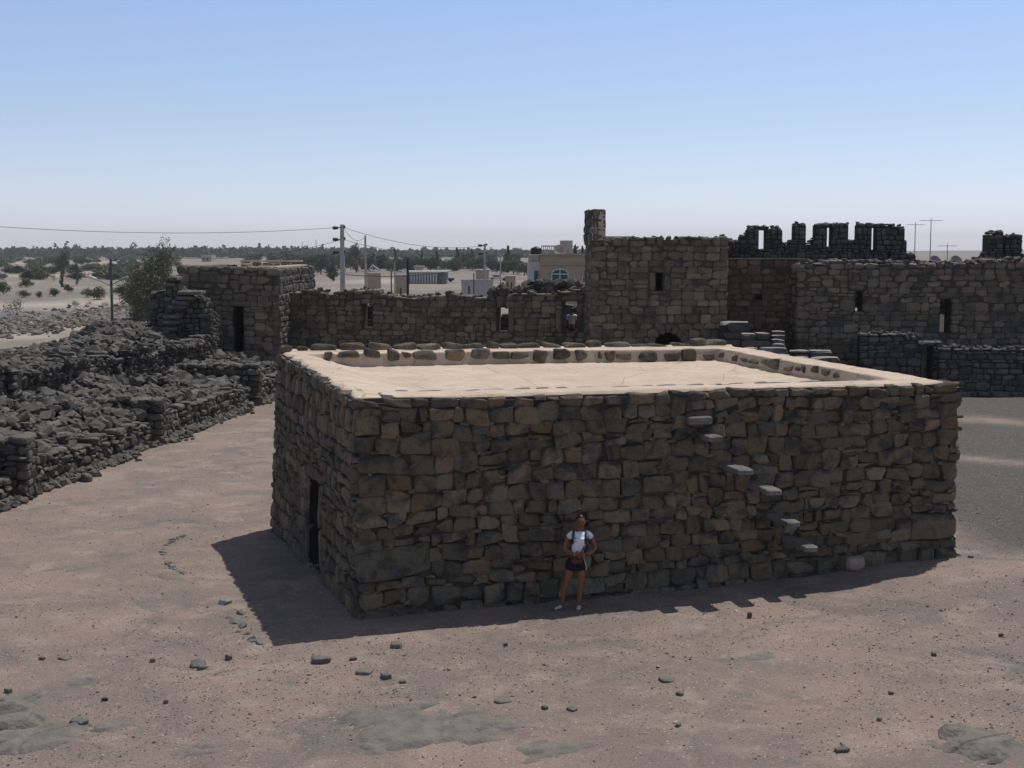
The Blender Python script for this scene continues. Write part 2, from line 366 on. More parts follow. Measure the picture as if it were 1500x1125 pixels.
def masonry(name, parent, P0, P1, zb, zt, T=.6, cell=(.12, .09), sizes=MED, openings=(), profile=None, top_off=((0, 0), (0, 0)),
            seed=1, mat='fort', core='core', n=4, k=(4, 8), rough=.012, bulge=.10, jit=.018, warp=.05, back=False, pre=(), gap=.008, tilt=.02, arch=None, ends=True, freq=5., kind=None, prot=.03, lower_core=True, chink=0., smooth=False):
    """Wall seen from the side on the right of P0->P1 turned to the viewer: outward normal = (dy,-dx)."""
    rng = np.random.RandomState(seed)
    P0 = np.array(P0, float); P1 = np.array(P1, float); D = P1 - P0; L = np.hypot(*D); D = D / L; Nn = np.array([D[1], -D[0]])
    zb = np.array(zb, float); zt = np.array(zt, float); H = float((zt - zb).max())
    nw = max(2, int(round(L / cell[0]))); nh = max(2, int(round(H / cell[1]))); cw = L / nw; ch = H / nh
    uc = (np.arange(nw) + .5) * cw; vc = (np.arange(nh) + .5) * ch
    void = np.zeros((nw, nh), bool)
    if profile is not None:
        for i, u in enumerate(uc): void[i, vc > profile(u)] = True
    for (u0, u1, v0, v1) in openings: void |= ((uc[:, None] > u0) & (uc[:, None] < u1) & (vc[None] > v0) & (vc[None] < v1))
    if arch:
        for (uq, r_, v0) in arch: void |= (((uc[:, None] - uq) ** 2 + np.maximum(vc[None] - v0, 0) ** 2 < r_ ** 2) & (vc[None] < v0 + r_))
    to = np.array(top_off, float)
    def tow(u, v, d, wp=True):
        U = u / L
        if wp:
            q = V3(u + seed * 3.7, v)
            v = v + warp * nz(q, .9) * np.clip(v / .5, 0, 1) * np.clip((H - v) / .3, .3, 1); 
        zz = zb[0] + (zb[1] - zb[0]) * U; zz2 = zt[0] + (zt[1] - zt[0]) * U
        fr = v / H
        offx = to[0, 0] + (to[1, 0] - to[0, 0]) * U; offy = to[0, 1] + (to[1, 1] - to[0, 1]) * U
        x = P0[0] + D[0] * u + Nn[0] * d + offx * fr; y = P0[1] + D[1] * u + Nn[1] * d + offy * fr
        return np.stack([x, y, zz + (zz2 - zz) * fr], -1)
    occ0 = void.copy(); prel = []
    for (u0, u1, v0, v1) in pre:
        i0, i1, j0, j1 = int(round(u0 / cw)), int(round(u1 / cw)), int(round(v0 / ch)), int(round(v1 / ch))
        i0 = max(i0, 0); i1 = min(i1, nw); occ0[i0:i1, j0:j1] = True; prel.append((i0, j0, i1 - i0, j1 - j0))
    mb = MB()
    for side in ((0, 1) if back else (0,)):
        R = pack(occ0, sizes, rng) + prel
        cs = []; dc = []; hd = []
        for (i, j, w_, h_) in R:
            u0, u1, v0, v1 = i * cw + gap, (i + w_) * cw - gap, j * ch + gap, (j + h_) * ch - gap
            cc = np.array([[u0, v0], [u1, v0], [u1, v1], [u0, v1]]) + rng.uniform(-jit, jit, (4, 2))
            cs.append(cc)
            top = (j + h_ >= nh) or void[i:i + w_, j + h_].any()
            pr_ = rng.uniform(-prot, prot); h = .5 * min(T, .34)
            if top: h = .5 * T + .02; 
            if side == 0: dc.append(bulge + pr_ - h); hd.append(h)
            else: dc.append(-T - bulge - pr_ + h); hd.append(-h)
        stones(mb, np.array(cs), np.array(dc), np.array(hd), tow, n, k, rng, rough, tilt, freq)
        if chink > 0 and side == 0:
            R0 = [r_ for r_ in R if rng.rand() < chink] + [r_ for r_ in R if rng.rand() < chink - 1]; cs = []
            for (i, j, w_, h_) in R0:
                u_, v_ = (i + (w_ if rng.rand() < .5 else rng.uniform(0, w_))) * cw, j * ch; a_, b_ = rng.uniform(.03, .10), rng.uniform(.018, .045)
                if 0 < j < nh - 3: cs.append(np.array([[u_ - a_, v_ - b_], [u_ + a_, v_ - b_], [u_ + a_, v_ + b_], [u_ - a_, v_ + b_]]) + rng.uniform(-.02, .02, (4, 2)))
            if cs: stones(mb, np.array(cs), np.full(len(cs), bulge * .35), np.full(len(cs), .06), tow, 3, (2.5, 4), rng, rough * .7, tilt, freq)
    # core shell
    cm = MB(); 
    ids = {}; Vv = []
    def vid(i, j, d):
        kx = (i, j, d)
        if kx not in ids: ids[kx] = len(Vv); Vv.append((min(max(i * cw, .06), L - .06), j * ch, 0. if d == 0 else -T))
        return ids[kx]
    F = []
    sol = ~void; sol0 = sol.copy()
    if lower_core:
        tops = np.array([max([q for q in range(nh) if sol0[i, q]] or [-1]) for i in range(nw)])
        for i in range(nw):
            if tops[i] > 1: sol[i, tops[i]] = False
    for i in range(nw):
        for j in range(nh):
            if not sol[i, j]: continue
            F.append([vid(i, j, 0), vid(i + 1, j, 0), vid(i + 1, j + 1, 0), vid(i, j + 1, 0)])
            F.append([vid(i, j + 1, 1), vid(i + 1, j + 1, 1), vid(i + 1, j, 1), vid(i, j, 1)])
            if i == 0 or not sol[i - 1, j]: F.append([vid(i, j, 0), vid(i, j + 1, 0), vid(i, j + 1, 1), vid(i, j, 1)])
            if i == nw - 1 or not sol[i + 1, j]: F.append([vid(i + 1, j, 1), vid(i + 1, j + 1, 1), vid(i + 1, j + 1, 0), vid(i + 1, j, 0)])
            if j == nh - 1 or not sol[i, j + 1]: F.append([vid(i, j + 1, 0), vid(i + 1, j + 1, 0), vid(i + 1, j + 1, 1), vid(i, j + 1, 1)])
            if j > 0 and not sol[i, j - 1]: F.append([vid(i, j, 1), vid(i + 1, j, 1), vid(i + 1, j, 0), vid(i, j, 0)])
    Vv = np.array(Vv); Wc = tow(Vv[:, 0], Vv[:, 1], Vv[:, 2])
    mb.add(Wc, F, 1)
    o = mb.build(name, [M[mat], M[core]], parent, kind, smooth=smooth)
    return o
# rocks --------------------------------------------------------------
def rock_template(seed, flat=.7):
    r = random.Random(seed); bm = bmesh.new()
    sx, sy, sz = r.uniform(.8, 1.2), r.uniform(.6, 1), r.uniform(.45, .8) * flat / .7
    for i in range(18):
        p = Vector((r.uniform(-1, 1), r.uniform(-1, 1), r.uniform(-1, 1)))
        kx = 3.2; l = (abs(p.x) ** kx + abs(p.y) ** kx + abs(p.z) ** kx) ** (1 / kx); p = p / l * r.uniform(.85, 1)
        bm.verts.new((p.x * sx, p.y * sy, p.z * sz))
    h = bmesh.ops.convex_hull(bm, input=bm.verts)
    bmesh.ops.delete(bm, geom=[v for v in bm.verts if not v.link_faces], context='VERTS')
    bmesh.ops.bevel(bm, geom=list(bm.edges), offset=.025, segments=1, affect='EDGES')
    bmesh.ops.triangulate(bm, faces=bm.faces)
    bm.verts.ensure_lookup_table(); bm.verts.index_update()
    v = np.array([tuple(x.co) for x in bm.verts]); f = np.array([[x.index for x in fc.verts] + [-1] for fc in bm.faces]); bm.free()
    return v, f
ROCKS = [rock_template(i) for i in range(14)]
PEBS = []
for i in range(8):
    r = random.Random(100 + i); bm = bmesh.new()
    for q in range(9): 
        p = Vector((r.gauss(0, 1), r.gauss(0, 1), r.gauss(0, 1))).normalized(); bm.verts.new((p.x, p.y * .8, p.z * .55))
    bmesh.ops.convex_hull(bm, input=bm.verts); bm.verts.index_update()
    PEBS.append((np.array([tuple(x.co) for x in bm.verts]), np.array([[x.index for x in fc.verts] + [-1] for fc in bm.faces]))); bm.free()
def rot3(rng, n, tilt=math.pi):
    a, b, c = rng.uniform(0, 6.283, n), rng.uniform(-tilt, tilt, n), rng.uniform(-tilt, tilt, n)
    ca, sa, cb, sb, cc, s_ = np.cos(a), np.sin(a), np.cos(b), np.sin(b), np.cos(c), np.sin(c)
    Rz = np.zeros((n, 3, 3)); Rz[:, 0, 0] = ca; Rz[:, 0, 1] = -sa; Rz[:, 1, 0] = sa; Rz[:, 1, 1] = ca; Rz[:, 2, 2] = 1
    Rx = np.zeros((n, 3, 3)); Rx[:, 0, 0] = 1; Rx[:, 1, 1] = cb; Rx[:, 1, 2] = -sb; Rx[:, 2, 1] = sb; Rx[:, 2, 2] = cb
    Ry = np.zeros((n, 3, 3)); Ry[:, 1, 1] = 1; Ry[:, 0, 0] = cc; Ry[:, 0, 2] = s_; Ry[:, 2, 0] = -s_; Ry[:, 2, 2] = cc
    return Rz @ Rx @ Ry
def scatter(mb, tmpl, pos, size, rng, tilt=.6, mi=0):
    pos = np.asarray(pos, float); size = np.asarray(size, float); pick = rng.randint(len(tmpl), size=len(pos)); R = rot3(rng, len(pos), tilt)
    for t, (v, f) in enumerate(tmpl):
        s = pick == t; k_ = s.sum()
        if not k_: continue
        W = np.einsum('nij,vj->nvi', R[s], v) * size[s][:, None, None] + pos[s][:, None]
        nv = len(v); F = np.where(f[None] < 0, -1, f[None] + (np.arange(k_) * nv)[:, None, None]).reshape(-1, 4)
        mb.add(W.reshape(-1, 3), F, mi)
# ------------------------------------------------------------------ GROUND
def ss(x, a, b):
    t = np.clip((np.asarray(x, float) - a) / (b - a), 0, 1); return t * t * (3 - 2 * t)
def fort_mask(x, y):      # 1 inside the fort court, 0 out on the plain
    return ss(x, -27, -22) * (1 - ss(y, 74, 84)) * (1 - ss(x, 60, 75))
def ground_z(x, y, fine=True):
    x = np.asarray(x, float); y = np.asarray(y, float); p = V3(x, y)
    z = np.clip(.033 * x, -.22, .28)
    z = z + .25 * ss(np.hypot(x - 8.6, y - 25.0), 3.2, .8) * ss(y, 27.5, 25.5) * .6
    ins = fort_mask(x, y)
    far = -1.05 + .25 * nz(p, .035) * ss(np.hypot(x, y), 90, 140)
    z = z * ins + far * (1 - ins)
    z = z + ins * (.03 * nz(p, .5) + .026 * nz(p, 1.3, 2) + (.016 * fbm(p, 4., 3) if fine else 0))
    return z
def spread_axis(lo, hi, a, b, step, growth=1.07, mx=140):
    mid = list(np.arange(a, b, step)); L_ = []; s = step; x = a
    while x > lo: s = min(s * growth, mx); x -= s; L_.append(x)
    R_ = []; s = step; x = mid[-1]
    while x < hi: s = min(s * growth, mx); x += s; R_.append(x)
    return np.array(L_[::-1] + mid + R_)
gx = spread_axis(-4200, 4200, -13, 13, .13, 1.045); gy = spread_axis(-300, 4300, 14.5, 31, .13, 1.03)
X, Y = np.meshgrid(gx, gy, indexing='ij'); Z = ground_z(X, Y)
gi, gj = len(gx), len(gy); I = np.arange(gi * gj).reshape(gi, gj)
F = np.stack([I[:-1, :-1], I[1:, :-1], I[1:, 1:], I[:-1, 1:]], -1).reshape(-1, 4)
me = np_mesh('ground', np.stack([X, Y, Z], -1).reshape(-1, 3), F, None, True)
xx, yy = X.ravel(), Y.ravel(); P = V3(xx, yy)
zr = ss(xx, 8.6, 10.5) * ss(yy, 25.5, 28) * (1 - ss(yy, 66, 70))
strk = np.exp(-((yy - (39 + (xx - 14) * -.9 + .8 * nz(P, .3))) / .9) ** 2) + np.exp(-((yy - (48.5 + (xx - 15) * -.5 + .8 * nz(P, .3))) / 1.0) ** 2)
zr = np.clip(zr - .85 * strk - .25 * ss(nz(P, .8), .3, 1), 0, 1)
zg = 1 - fort_mask(xx, yy)
zb_ = np.zeros_like(zr)
def band(px, py, wx, wy):      # pale sand patches out on the plain, by where they lie
    q = atz(px, py, -1.05); q2 = atz(px, py - wy, -1.05); q3 = atz(px + wx, py, -1.05)
    return np.exp(-(((xx - q.x) / abs(q3.x - q.x)) ** 2 + ((yy - q.y) / abs(q2.y - q.y)) ** 2) ** 1.5) * (.75 + .4 * nz(P, .25))
for a_ in ((60, 446, 110, 5), (150, 440, 70, 5), (30, 494, 70, 6), (120, 500, 60, 3), (90, 385, 120, 2), (60, 402, 150, 3), (215, 462, 60, 8), (190, 480, 90, 8), (560, 412, 80, 4)): zb_ = np.maximum(zb_, np.clip(band(*a_), 0, 1))
ca = me.color_attributes.new('zone', 'FLOAT_COLOR', 'POINT')
ca.data.foreach_set('color', np.stack([zr, zg, zb_ * .85, np.ones_like(zr)], -1).astype(np.float32).ravel())
go = link('ground', me, M['ground'], kind='structure')
# road on the plain
def strip(name, pts, mat, dz):
    mb = MB(); v = []; 
    for (a, b) in pts: v += [a, b]
    N_ = 40; vv = []
    for s_ in range(len(pts) - 1):
        for t in np.linspace(0, 1, N_, endpoint=False):
            A = Vector(pts[s_][0]).lerp(Vector(pts[s_ + 1][0]), t); B = Vector(pts[s_][1]).lerp(Vector(pts[s_ + 1][1]), t); vv.append((A, B))
    vv.append((Vector(pts[-1][0]), Vector(pts[-1][1])))
    vs = []
    for A, B in vv:
        for q in np.linspace(0, 1, 9):
            p = A.lerp(B, q); vs.append((p.x, p.y, float(ground_z(p.x, p.y)) + dz))
    n_ = len(vv); fs = [[i * 9 + j, i * 9 + j + 1, (i + 1) * 9 + j + 1, (i + 1) * 9 + j] for i in range(n_ - 1) for j in range(8)]
    fs = [f_[::-1] for f_ in fs]
    mb.add(vs, fs); return mb.build(name, mat, kind='structure')
strip('road', [((-95, 133, 0), (-95, 158, 0)), ((-60, 133, 0), (-60, 160, 0)), ((-46, 137, 0), (-46, 162, 0)), ((-36, 150, 0), (-36, 163, 0))], M['road'], .16)
# hills on the horizon
mb = MB(); hx = np.linspace(-3800, 3800, 260); rows = []
for t, (yy0, hh) in enumerate(((3100, -1.3), (3300, .5), (3550, .8), (3900, .5), (4150, -1.5))):
    hz = np.array([max(-1.3, (hh if hh > 0 else -9) * (9 + 7 * float(nz(np.array([x * .0016, t * .1, 0.]))) + 3 * float(nz(np.array([x * .008, 1., 0.]))))) for x in hx]) if hh > 0 else np.full(260, -1.3)
    rows.append(np.stack([hx, np.full(260, yy0), hz], -1))
Vh = np.concatenate(rows); I = np.arange(5 * 260).reshape(5, 260); F = np.stack([I[:-1, :-1], I[:-1, 1:], I[1:, 1:], I[1:, :-1]], -1).reshape(-1, 4)
mb.add(Vh, F); mb.build('hills', simple('hill_earth', (.22, .18, .15), (.14, .12, .10), .004), kind='structure', smooth=True)
# ------------------------------------------------------------------ MAIN HALL (roofed stone building)
FLb = (-2.68, 23.30); FRb = (8.54, 26.02); BLb = (-5.65, 31.53); BRb = (5.75, 35.35)
ZT = dict(FL=3.74, FR=3.76, BL=3.95, BR=3.82)
hall = empty('stone_hall', (-2.68, 23.3, 0), 'rectangular basalt hall in the foreground with tan plaster roof and slab steps', 'building')
hall_pre = [(0, 1.3, .95, 1.55), (10.6, 11.54, .9, 1.5), (0, .8, 2.9, 3.25), (0, 1.45, .05, .45)]
masonry('front_wall', hall, FLb, FRb, (-.4, -.1), (ZT['FL'], ZT['FR']), T=.7, cell=(.106, .085), sizes=BIG, seed=11, mat='hall', n=8, k=(7, 15), rough=.021, bulge=.08, jit=.04, warp=.08, pre=hall_pre, lower_core=False, gap=-.003, tilt=.035, freq=6.5, prot=.04, chink=1.2)
masonry('side_wall', hall, BLb, FLb, (-.5, -.4), (ZT['BL'], ZT['FL']), T=.45, cell=(.118, .092), sizes=BIG, seed=12, mat='hall', n=6, k=(5, 10), rough=.015, bulge=.06, jit=.038, warp=.06, chink=.4, prot=.02,
        openings=[(4.35, 5.5, .5, 2.3)], core='dark_core', lower_core=False, pre=[(4.0, 5.9, 2.3, 2.62), (4.1, 4.35, .5, 1.4), (4.1, 4.35, 1.4, 2.3), (5.5, 5.8, .5, 1.4), (5.5, 5.8, 1.4, 2.3)], top_off=((.25, .07), (0, 0)), gap=.005, tilt=.02, freq=4.5)
masonry('rear_wall', hall, BRb, BLb, (-.2, -.5), (ZT['BR'], ZT['BL']), T=.7, cell=(.14, .11), sizes=BIG, seed=13, mat='hall', n=3, top_off=((0, 0), (.25, .07)))
masonry('end_wall', hall, FRb, BRb, (-.1, -.2), (ZT['FR'], ZT['BR']), T=.7, cell=(.14, .11), sizes=BIG, seed=14, mat='hall', n=3)
# roof
cFL, cFR, cBL, cBR = [np.array(v) for v in ((*FLb, ZT['FL']), (*FRb, ZT['FR']), (BLb[0] + .25, BLb[1] + .07, ZT['BL']), (*BRb, ZT['BR']))]
def roof_p(s, t):
    s = np.asarray(s, float)[..., None]; t = np.asarray(t, float)[..., None]
    return cFL * (1 - s) * (1 - t) + cFR * s * (1 - t) + cBR * s * t + cBL * (1 - s) * t
RS, RT = .922, .905
def roof_pt(s, t, rim=True):
    p = roof_p(s, t); s = np.asarray(s, float); t = np.asarray(t, float)
    q = V3(p[..., 0], p[..., 1])
    wob = .006 * nz(q, 2.2)
    inner = (1 - ss(t + wob, RT - .004, RT + .004)) * (1 - ss(s + wob * .8, RS - .003, RS + .003)) * ss(s, .02, .14 + .05 * (1 - t)) * ss(t, .05, .32)
    z = p[..., 2] + .035 - .30 * inner + .012 * nz(q, 1.1) + .006 * fbm(q, 5., 2)
    edge = np.minimum(np.minimum(s * 11.5, (1 - s) * 11.5), t * 8.8)
    z = z - .10 * (1 - ss(edge + .07 * nz(q, 2.6, 1) + .03 * nz(q, 9, 4), -.02, .16)) 
    p = p.copy(); p[..., 2] = z; return p
def axis_with(vals, n, c, hw, m_):
    a = np.linspace(-.002, 1.002, n); b = np.linspace(c - hw, c + hw, m_); return np.unique(np.concatenate([a, b, np.linspace(0, .03, 14), np.linspace(.97, 1, 14)]))
sa = axis_with(0, 260, RS, .015, 24); ta = axis_with(0, 200, RT, .015, 24)
S_, T_ = np.meshgrid(sa, ta, indexing='ij'); RP = roof_pt(S_, T_); n1, n2 = len(sa), len(ta)
I = np.arange(n1 * n2).reshape(n1, n2); F = np.stack([I[:-1, :-1], I[1:, :-1], I[1:, 1:], I[:-1, 1:]], -1).reshape(-1, 4)
link('roof', np_mesh('roof', RP.reshape(-1, 3), F, None, True), M['plaster'], hall)
def line_stones(name, A, B, z0, z1, hall_, widths, gapw, half_d, dc, mat, seed, n=6, k=(4, 7), rough=.012, jit=.02, zt=None):
    rng = np.random.RandomState(seed); A = np.array(A, float); B = np.array(B, float); D = B[:2] - A[:2]; L = np.hypot(*D); D /= L; Nn = np.array([D[1], -D[0]])
    def tow(u, v, d):
        U = u / L; return np.stack([A[0] + D[0] * u + Nn[0] * d, A[1] + D[1] * u + Nn[1] * d, A[2] + (B[2] - A[2]) * U + v], -1)
    u = 0; cs = []
    while u < L - .15:
        w_ = rng.uniform(*widths); w_ = min(w_, L - u); h0 = z0 + rng.uniform(-.02, .05); h1 = z1 + rng.uniform(-.09, .03)
        cs.append(np.array([[u, h0], [u + w_, h0], [u + w_, h1], [u, h1]]) + rng.uniform(-jit, jit, (4, 2))); u += w_ + rng.uniform(*gapw)
    S = len(cs); mb = MB(); stones(mb, np.array(cs), np.full(S, dc) + rng.uniform(-.03, .03, S), np.full(S, half_d), tow, n, k, rng, rough, .02, 4)
    return mb.build(name, M[mat], hall_)
pb = roof_pt(np.array([.0, 1.0]), np.array([.985, .985]))
line_stones('coping', pb[0] + [0, 0, 0], pb[1] * [1, 1, 1] - [.25, .06, 0], -.04, .26, hall, (.22, .62), (.03, .12), .17, .04, 'hall', 21, k=(4, 8), jit=.05, rough=.02)
pr = roof_pt(np.array([.02, .985]), np.array([.975, .975]))
mb = MB(); 
U_ = np.linspace(0, 1, 120); A_, B_ = pr[0], pr[1]
prof = [(-.22, -.03), (-.16, .02), (-.05, .03), (.05, .05), (.14, .03), (.2, -.05)]
vs = []
for u in U_:
    c0 = A_ + (B_ - A_) * u
    for dd, hh in prof: vs.append((c0[0] - .3 * dd * -1 * 0 , c0[1] + dd, c0[2] + hh * (1 + .5 * float(nz(np.array([u * 40, dd * 9, 0.]))))))
kf = len(prof); mb.add(vs, [[i * kf + j, i * kf + j + 1, (i + 1) * kf + j + 1, (i + 1) * kf + j] for i in range(119) for j in range(kf - 1)])
mb.build('rim_mortar', M['plaster'], hall, smooth=True)
pi_ = roof_pt(np.array([.075, RS - .01]), np.array([RT - .006, RT - .006]))
line_stones('rim_stones', pi_[0] + [0, -.0, .0], pi_[1] + [0, 0, 0], .0, .25, hall, (.12, .5), (.04, .28), .12, -.08, 'hall', 22, k=(4, 9), jit=.05, rough=.018)
pi2 = roof_pt(np.array([RS - .004, RS - .004]), np.array([RT - .02, .24]))
line_stones('rim_stones', pi2[0], pi2[1], .04, .22, hall, (.1, .42), (.08, .45), .10, -.08, 'hall', 23, jit=.04)
# flat stones let into the roof along its front edge
rng = np.random.RandomState(5); mb = MB(); s = .09
tv, tf = TEMPL[4]
while s < .95:
    w_ = rng.uniform(.18, .45); p = roof_pt(np.array(s), np.array(.105 + rng.uniform(-.012, .012))); 
    q = np.sign(tv) * np.abs(tv); L_ = (np.abs(q) ** 3).sum(-1) ** (1 / 3.); q = q / L_[:, None]; rz = .24 + rng.uniform(-.3, .3)
    q = q * [w_ * .6, rng.uniform(.07, .12), .03]; q = q @ np.array([[math.cos(rz), math.sin(rz), 0], [-math.sin(rz), math.cos(rz), 0], [0, 0, 1]])
    q = q + .02 * nz(q + rng.uniform(0, 50), 6)[:, None]
    mb.add(q + p - [0, 0, .012], tf); s += (w_ * 1.1 + rng.choice([.1, .2, .35, .9], p=[.4, .3, .2, .1])) / 11.5
mb.build('roof_stones', M['slab'], hall)
# cantilevered slab steps
Df = np.array([FRb[0] - FLb[0], FRb[1] - FLb[1]]); Lf = np.hypot(*Df); Df /= Lf; Nf = np.array([Df[1], -Df[0]])
def on_front(px, py, off):
    r = ray(px, py); ax, ay = FLb[0] + Nf[0] * off, FLb[1] + Nf[1] * off
    t = (ax * Nf[0] + ay * Nf[1]) / (r[0] * Nf[0] + r[1] * Nf[1]); return np.array([r[0] * t, r[1] * t, CAM_H + r[2] * t])
for q, (px, py, L_, wd, th) in enumerate(((1028, 611, .30, .46, .15), (1049, 639, .62, .26, .11), (1094, 688, 1.02, .30, .11), (1137, 718, 1.04, .28, .11), (1165, 765, 1.08, .24, .11), (1191, 802, 1.12, .26, .11))):
    rng = np.random.RandomState(60 + q)
    tip = on_front(px, py, L_); u0 = float((tip[:2] - np.array(FLb)) @ Df)
    mb = MB(); v = TEMPL[6][0]; k_ = 9; q_ = v / ((np.abs(v) ** k_).sum(-1) ** (1 / k_))[:, None]
    a = q_[:, 0] * wd / 2 * (1 + .10 * q_[:, 1]); b = q_[:, 1] * (L_ + .25) / 2 + (L_ - .25) / 2; c = q_[:, 2] * th / 2 - th / 2
    v = TEMPL[6][0]
    W = np.stack([FLb[0] + Df[0] * (u0 + a + .05 * q_[:, 1]) + Nf[0] * b, FLb[1] + Df[1] * (u0 + a + .05 * q_[:, 1]) + Nf[1] * b, tip[2] + c], -1)
    # close the back too: full cube template
    full, ff = cube_template(6, False); qf = full / ((np.abs(full) ** k_).sum(-1) ** (1 / k_))[:, None]
    a = qf[:, 0] * wd / 2 * (1 + .08 * qf[:, 1]); b = qf[:, 1] * (L_ + .25) / 2 + (L_ - .25) / 2; c = qf[:, 2] * th / 2 - th / 2
    W = np.stack([FLb[0] + Df[0] * (u0 + a) + Nf[0] * b, FLb[1] + Df[1] * (u0 + a) + Nf[1] * b, tip[2] + c], -1)
    o3 = rng.uniform(0, 50, 3)
    W = W + .016 * np.stack([nz(W + o3, 3.5), nz(W + o3, 3.5, 2), .6 * nz(W + o3, 3.5, 4)], -1) + .006 * np.stack([nz(W + o3, 14), nz(W + o3, 14, 2), .6 * nz(W + o3, 14, 4)], -1)
    mb.add(W, ff); mb.build('step_slab', M['slab'], hall)
# ------------------------------------------------------------------ FORT RANGE AT THE BACK
def xa(px, Y_): return aty(px, 450, Y_).x
def za(py, Y_): return aty(750, py, Y_).z
def crest(parent, P0, P1, top, zb, n, sz, T, seed, mat='rubble', name='loose_stones'):
    rng = np.random.RandomState(seed); P0 = np.array(P0, float); P1 = np.array(P1, float); D = P1 - P0; L = np.hypot(*D); D /= L; Nn = np.array([D[1], -D[0]])
    u = rng.uniform(0, L, n); d = -rng.uniform(0, T, n); z = zb + np.array([top(q) for q in u]); r_ = rng.uniform(sz[0], sz[1], n)
    P_ = np.stack([P0[0] + D[0] * u + Nn[0] * d, P0[1] + D[1] * u + Nn[1] * d, z + r_ * rng.uniform(-.5, .35, n)], -1)
    mb = MB(); scatter(mb, ROCKS, P_, r_, rng, .5); o = mb.build(name, M[mat], parent); o['kind'] = 'stuff'; return o
# corner tower
YT = 65.
tw = empty('corner_tower', (xa(262, YT), YT, 0), 'squat square basalt tower with a dark doorway at the left end of the back wall', 'tower')
x0, x1 = xa(262, YT), xa(409, YT); zt0 = za(393, YT)
masonry('front_wall', tw, (x0, YT), (x1, YT), (0, 0), (za(388, YT), zt0), T=.8, cell=(.17, .135), sizes=MED + [(4, 3), (3, 3)], seed=31, mat='tower', gap=-.004, n=4, k=(5, 10), bulge=.035, rough=.014,
        openings=[(xa(340, YT) - x0, xa(357, YT) - x0, 1.5, za(447, YT))], pre=[(xa(336, YT) - x0, xa(366, YT) - x0, za(447, YT) + .03, za(439, YT))])
masonry('side_wall', tw, (x1, YT), (x1 + .1, 76), (0, 0), (zt0, zt0), T=.8, cell=(.17, .135), sizes=MED, seed=32, mat='rubble', n=4, k=(3.5, 7), bulge=.06, rough=.02)
masonry('side_wall', tw, (x0, 76), (x0, YT), (0, 0), (zt0 + .1, zt0 + .1), T=.8, cell=(.25, .2), sizes=MED, seed=33, mat='tower', n=3)
masonry('rear_wall', tw, (x0 + .9, 75.2), (x1 + .1, 75.2), (zt0 - 1.2, zt0 - 1.2), (za(382, 75), za(387.5, 75)), T=.5, cell=(.2, .17), sizes=SML, seed=34, mat='tower', core='plaster', n=3, gap=.05, bulge=.02)
mb = MB(); mb.box(((x0 + x1) / 2, 75.9, zt0 / 2 - .3), (x1 - x0, .5, zt0 - .6)); mb.build('inner_wall', M['tower'], tw)
mb = MB(); mb.box(((x0 + x1) / 2, 70.4, zt0 - .55), (x1 - x0 - .5, 10.6, .2)); mb.build('roof', M['plaster'], tw)
mb = MB(); mb.box(((x0 + x1) / 2 + .2, 75.6, za(383, 75) + .02), (x1 - x0 - 1.4, .55, .08)); mb.box(((x0 + x1) / 2 + .4, YT + .48, zt0 + .03), (x1 - x0 - 1.6, .5, .07)); mb.box((x1 - .42, 70.5, zt0 + .04), (.5, 9.5, .07)); mb.build('rim_mortar', M['plaster'], tw)
# curtain wall
ca0, ca1 = (x1 + .0, 68.0), (xa(872, 64.5), 64.5); Lc = math.hypot(ca1[0] - ca0[0], ca1[1] - ca0[1])
def cu(px):   # distance along the curtain for a photo column
    a = (px - 750) / FPX; t = 0
    lo, hi = 0., 1.
    for _ in range(40):
        m_ = (lo + hi) / 2; X_ = ca0[0] + (ca1[0] - ca0[0]) * m_; Y_ = ca0[1] + (ca1[1] - ca0[1]) * m_
        if X_ / (Y_ * cp + 3 * sp) < a: lo = m_
        else: hi = m_
    return lo * Lc, ca0[1] + (ca1[1] - ca0[1]) * lo
def ctop(u): return 4.28 + .04 * math.sin(u * 1.7) + .07 * float(nz(np.array([u * 1.4, 0., 3.]))) - .15 * (u > 4.6) + (.12 if 4.0 > u > 2.9 else 0) + max(0, u - 11.2) * .12
ops = []
for p0, p1, y0, y1 in ((529, 547, 445, 479), (727, 746, 450, 486), (825, 845, 441, 486)):
    u0, Yq = cu(p0); u1, _ = cu(p1); ops.append((u0, u1, za(y1, Yq), za(y0, Yq)))
cw_ = empty('curtain_wall', (ca0[0], ca0[1], 0), 'long low basalt curtain wall with three openings, between the corner tower and the gatehouse', 'wall')
masonry('stonework', cw_, ca0, ca1, (0, 0), (5.3, 5.3), T=.9, cell=(.145, .115), sizes=MED + [(3, 2), (4, 3)], seed=41, mat='fort', gap=-.004, n=4, k=(4.5, 9), bulge=.035, rough=.014, profile=ctop, openings=ops,
        pre=[(ops[2][0] - .35, ops[2][1] + .4, ops[2][3], ops[2][3] + .3), (ops[2][1], ops[2][1] + .35, ops[2][2], ops[2][3]), (ops[2][0] - .35, ops[2][0], ops[2][2], ops[2][3] - .4), (ops[1][1], ops[1][1] + .3, ops[1][2], ops[1][3]), (ops[1][0] - .3, ops[1][1] + .3, ops[1][2] - .3, ops[1][2])])
crest(cw_, ca0, ca1, ctop, 0, 150, (.08, .2), .8, 202)
bk = masonry('outer_wall', None, (ca0[0] + .5, 71.5), (ca1[0], 68.6), (0, 0), (3.6, 3.6), T=.7, cell=(.2, .16), sizes=MED, seed=42, mat='rubble', core='dark_core', n=3, k=(3, 6), bulge=.06, rough=.03, profile=lambda u: 3.1 + .35 * float(nz(np.array([u * .8, 2., 2.]))) + (.5 if u < 4.6 else 0) - (1.1 if 5.9 < u < 6.4 else 0) - (.8 if 9.7 < u < 10.2 else 0) + (1.4 if u > 12.6 else 0))
tag(bk, 'broken dark wall glimpsed through the openings of the curtain wall', 'wall')
